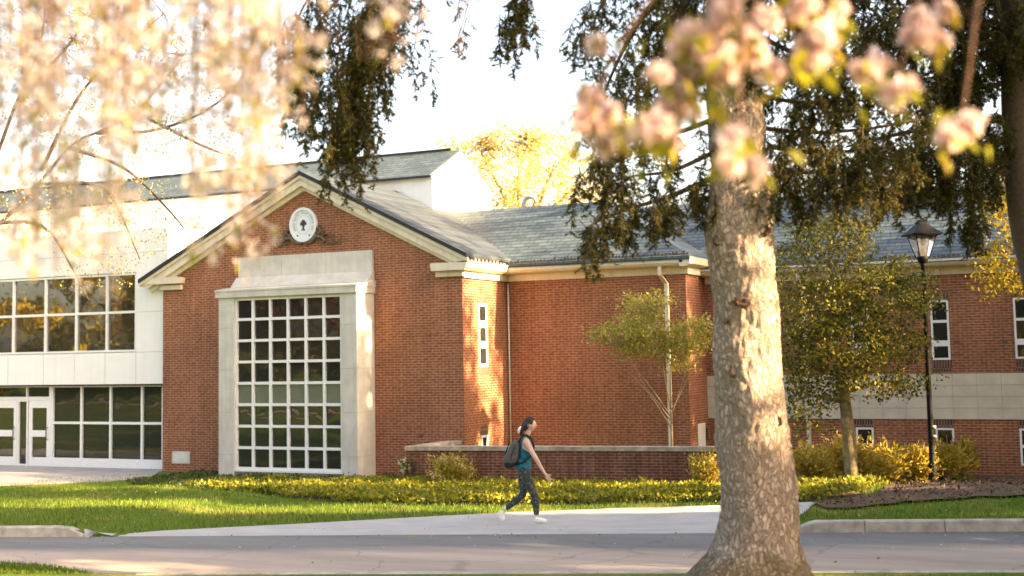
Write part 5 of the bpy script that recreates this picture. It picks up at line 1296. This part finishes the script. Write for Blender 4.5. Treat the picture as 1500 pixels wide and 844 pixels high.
# hair: cap, ponytail, tie
hc = np.array([.155, 0, 1.605])
hm = (lz > 1.49) & ((lz-1.60) > (lx-.172)*1.15+.0) & (np.abs(lx-.15) < .2) & ~((lx > .215) & (lz < 1.675)) & ~((np.abs(lx-.150) < .022) & (np.abs(lz-1.59) < .03) & (np.abs(ly) > .068))
def puff(p, idx): return p+vno[idx]*(.008+.016*np.clip((.16-lx[idx])/.1, 0, 1)+.006*np.sin(ly[idx]*160+lx[idx]*60))[:, None]
hair = garment('hair', hm, .004, M['hair'], fn=puff)
b = MB(); b.tube([W(.075, 0, 1.60), W(.045, 0, 1.585), W(.015, -.01, 1.53), (W(.005, -.01, 1.46)), W(.02, -.01, 1.40)], [.030, .040, .042, .034, .012], 12); b.build('ponytail', M['hair'], hair)
b = MB(); b.tube([W(.012, -.02, 1.585), W(-.008, -.03, 1.56), W(-.024, -.035, 1.53), W(-.03, -.035, 1.49), W(-.026, -.03, 1.465)], [.012, .022, .024, .020, .008], 10); b.build('hair_tie', M['shoe'], hair)
for s2 in (-.030, .030): b = MB(); e = W(.237, s2, 1.615); b.tube([e-Vector(wf)*.006, e+Vector(wf)*.004], [.009, .006], 8); b.build('eye', M['hair'], woman)
# backpack
BK = thing('backpack', W(-.14, 0, .9), 'grey backpack with a black base worn by the walking woman', 'backpack')
bm = bmesh.new(); bmesh.ops.create_icosphere(bm, subdivisions=4, radius=1)
for v in bm.verts:
    x, y, z = v.co
    sq = lambda a, p: math.copysign(abs(a)**p, a)
    X = sq(x, .75)*(.115-.028*z); Y = sq(y, .7)*.145*(1-.12*z); Z = sq(z, .8)*.235
    X += .012*mnoise.noise(Vector((x*2, y*2, z*2)))
    v.co = W(-.150+X+(Z+.05)*.30, Y, 1.13+Z)
me = bpy.data.meshes.new('pack'); bm.to_mesh(me); bm.free()
for p in me.polygons: p.use_smooth = True
bodyp = link('pack_body', me, M['pack'], BK)
me.materials.append(M['pack_dark'])
for p in me.polygons:
    if p.center.z+BK.location.z < WZ+1.0: p.material_index = 1
b = MB()
bm = bmesh.new(); bmesh.ops.create_icosphere(bm, subdivisions=3, radius=1)
vs_ = []
for v in bm.verts:
    x, y, z = v.co; vs_.append(W(-.235+x*.05+z*.04, y*.105, 1.08+z*.10))
b.add(vs_, [tuple(v.index for v in f.verts) for f in bm.faces], True); bm.free(); b.build('front_pocket', M['pack'], BK)
for sy in (-.085, .085):
    b = MB(); b.tube([W(-.03, sy, 1.33), W(.03, sy, 1.44), W(.10, sy, 1.445), W(.185, sy, 1.38), W(.215, sy, 1.25), W(.165, sy*1.5, 1.10), W(.03, sy*1.6, 1.0), W(-.06, sy*1.3, .97)], .017, 8); b.build('strap', M['pack_dark'], BK)
b = MB(); b.tube([W(-.20, 0, 1.30), W(-.26, 0, 1.14), W(-.24, 0, 1.0)], .012, 6); b.build('zip', M['pack_dark'], BK); b = MB(); b.tube([W(-.09, -.145, 1.28), W(-.16, -.145, 1.1), W(-.17, -.13, 1.0)], .010, 6); b.build('zip', M['pack_dark'], BK)
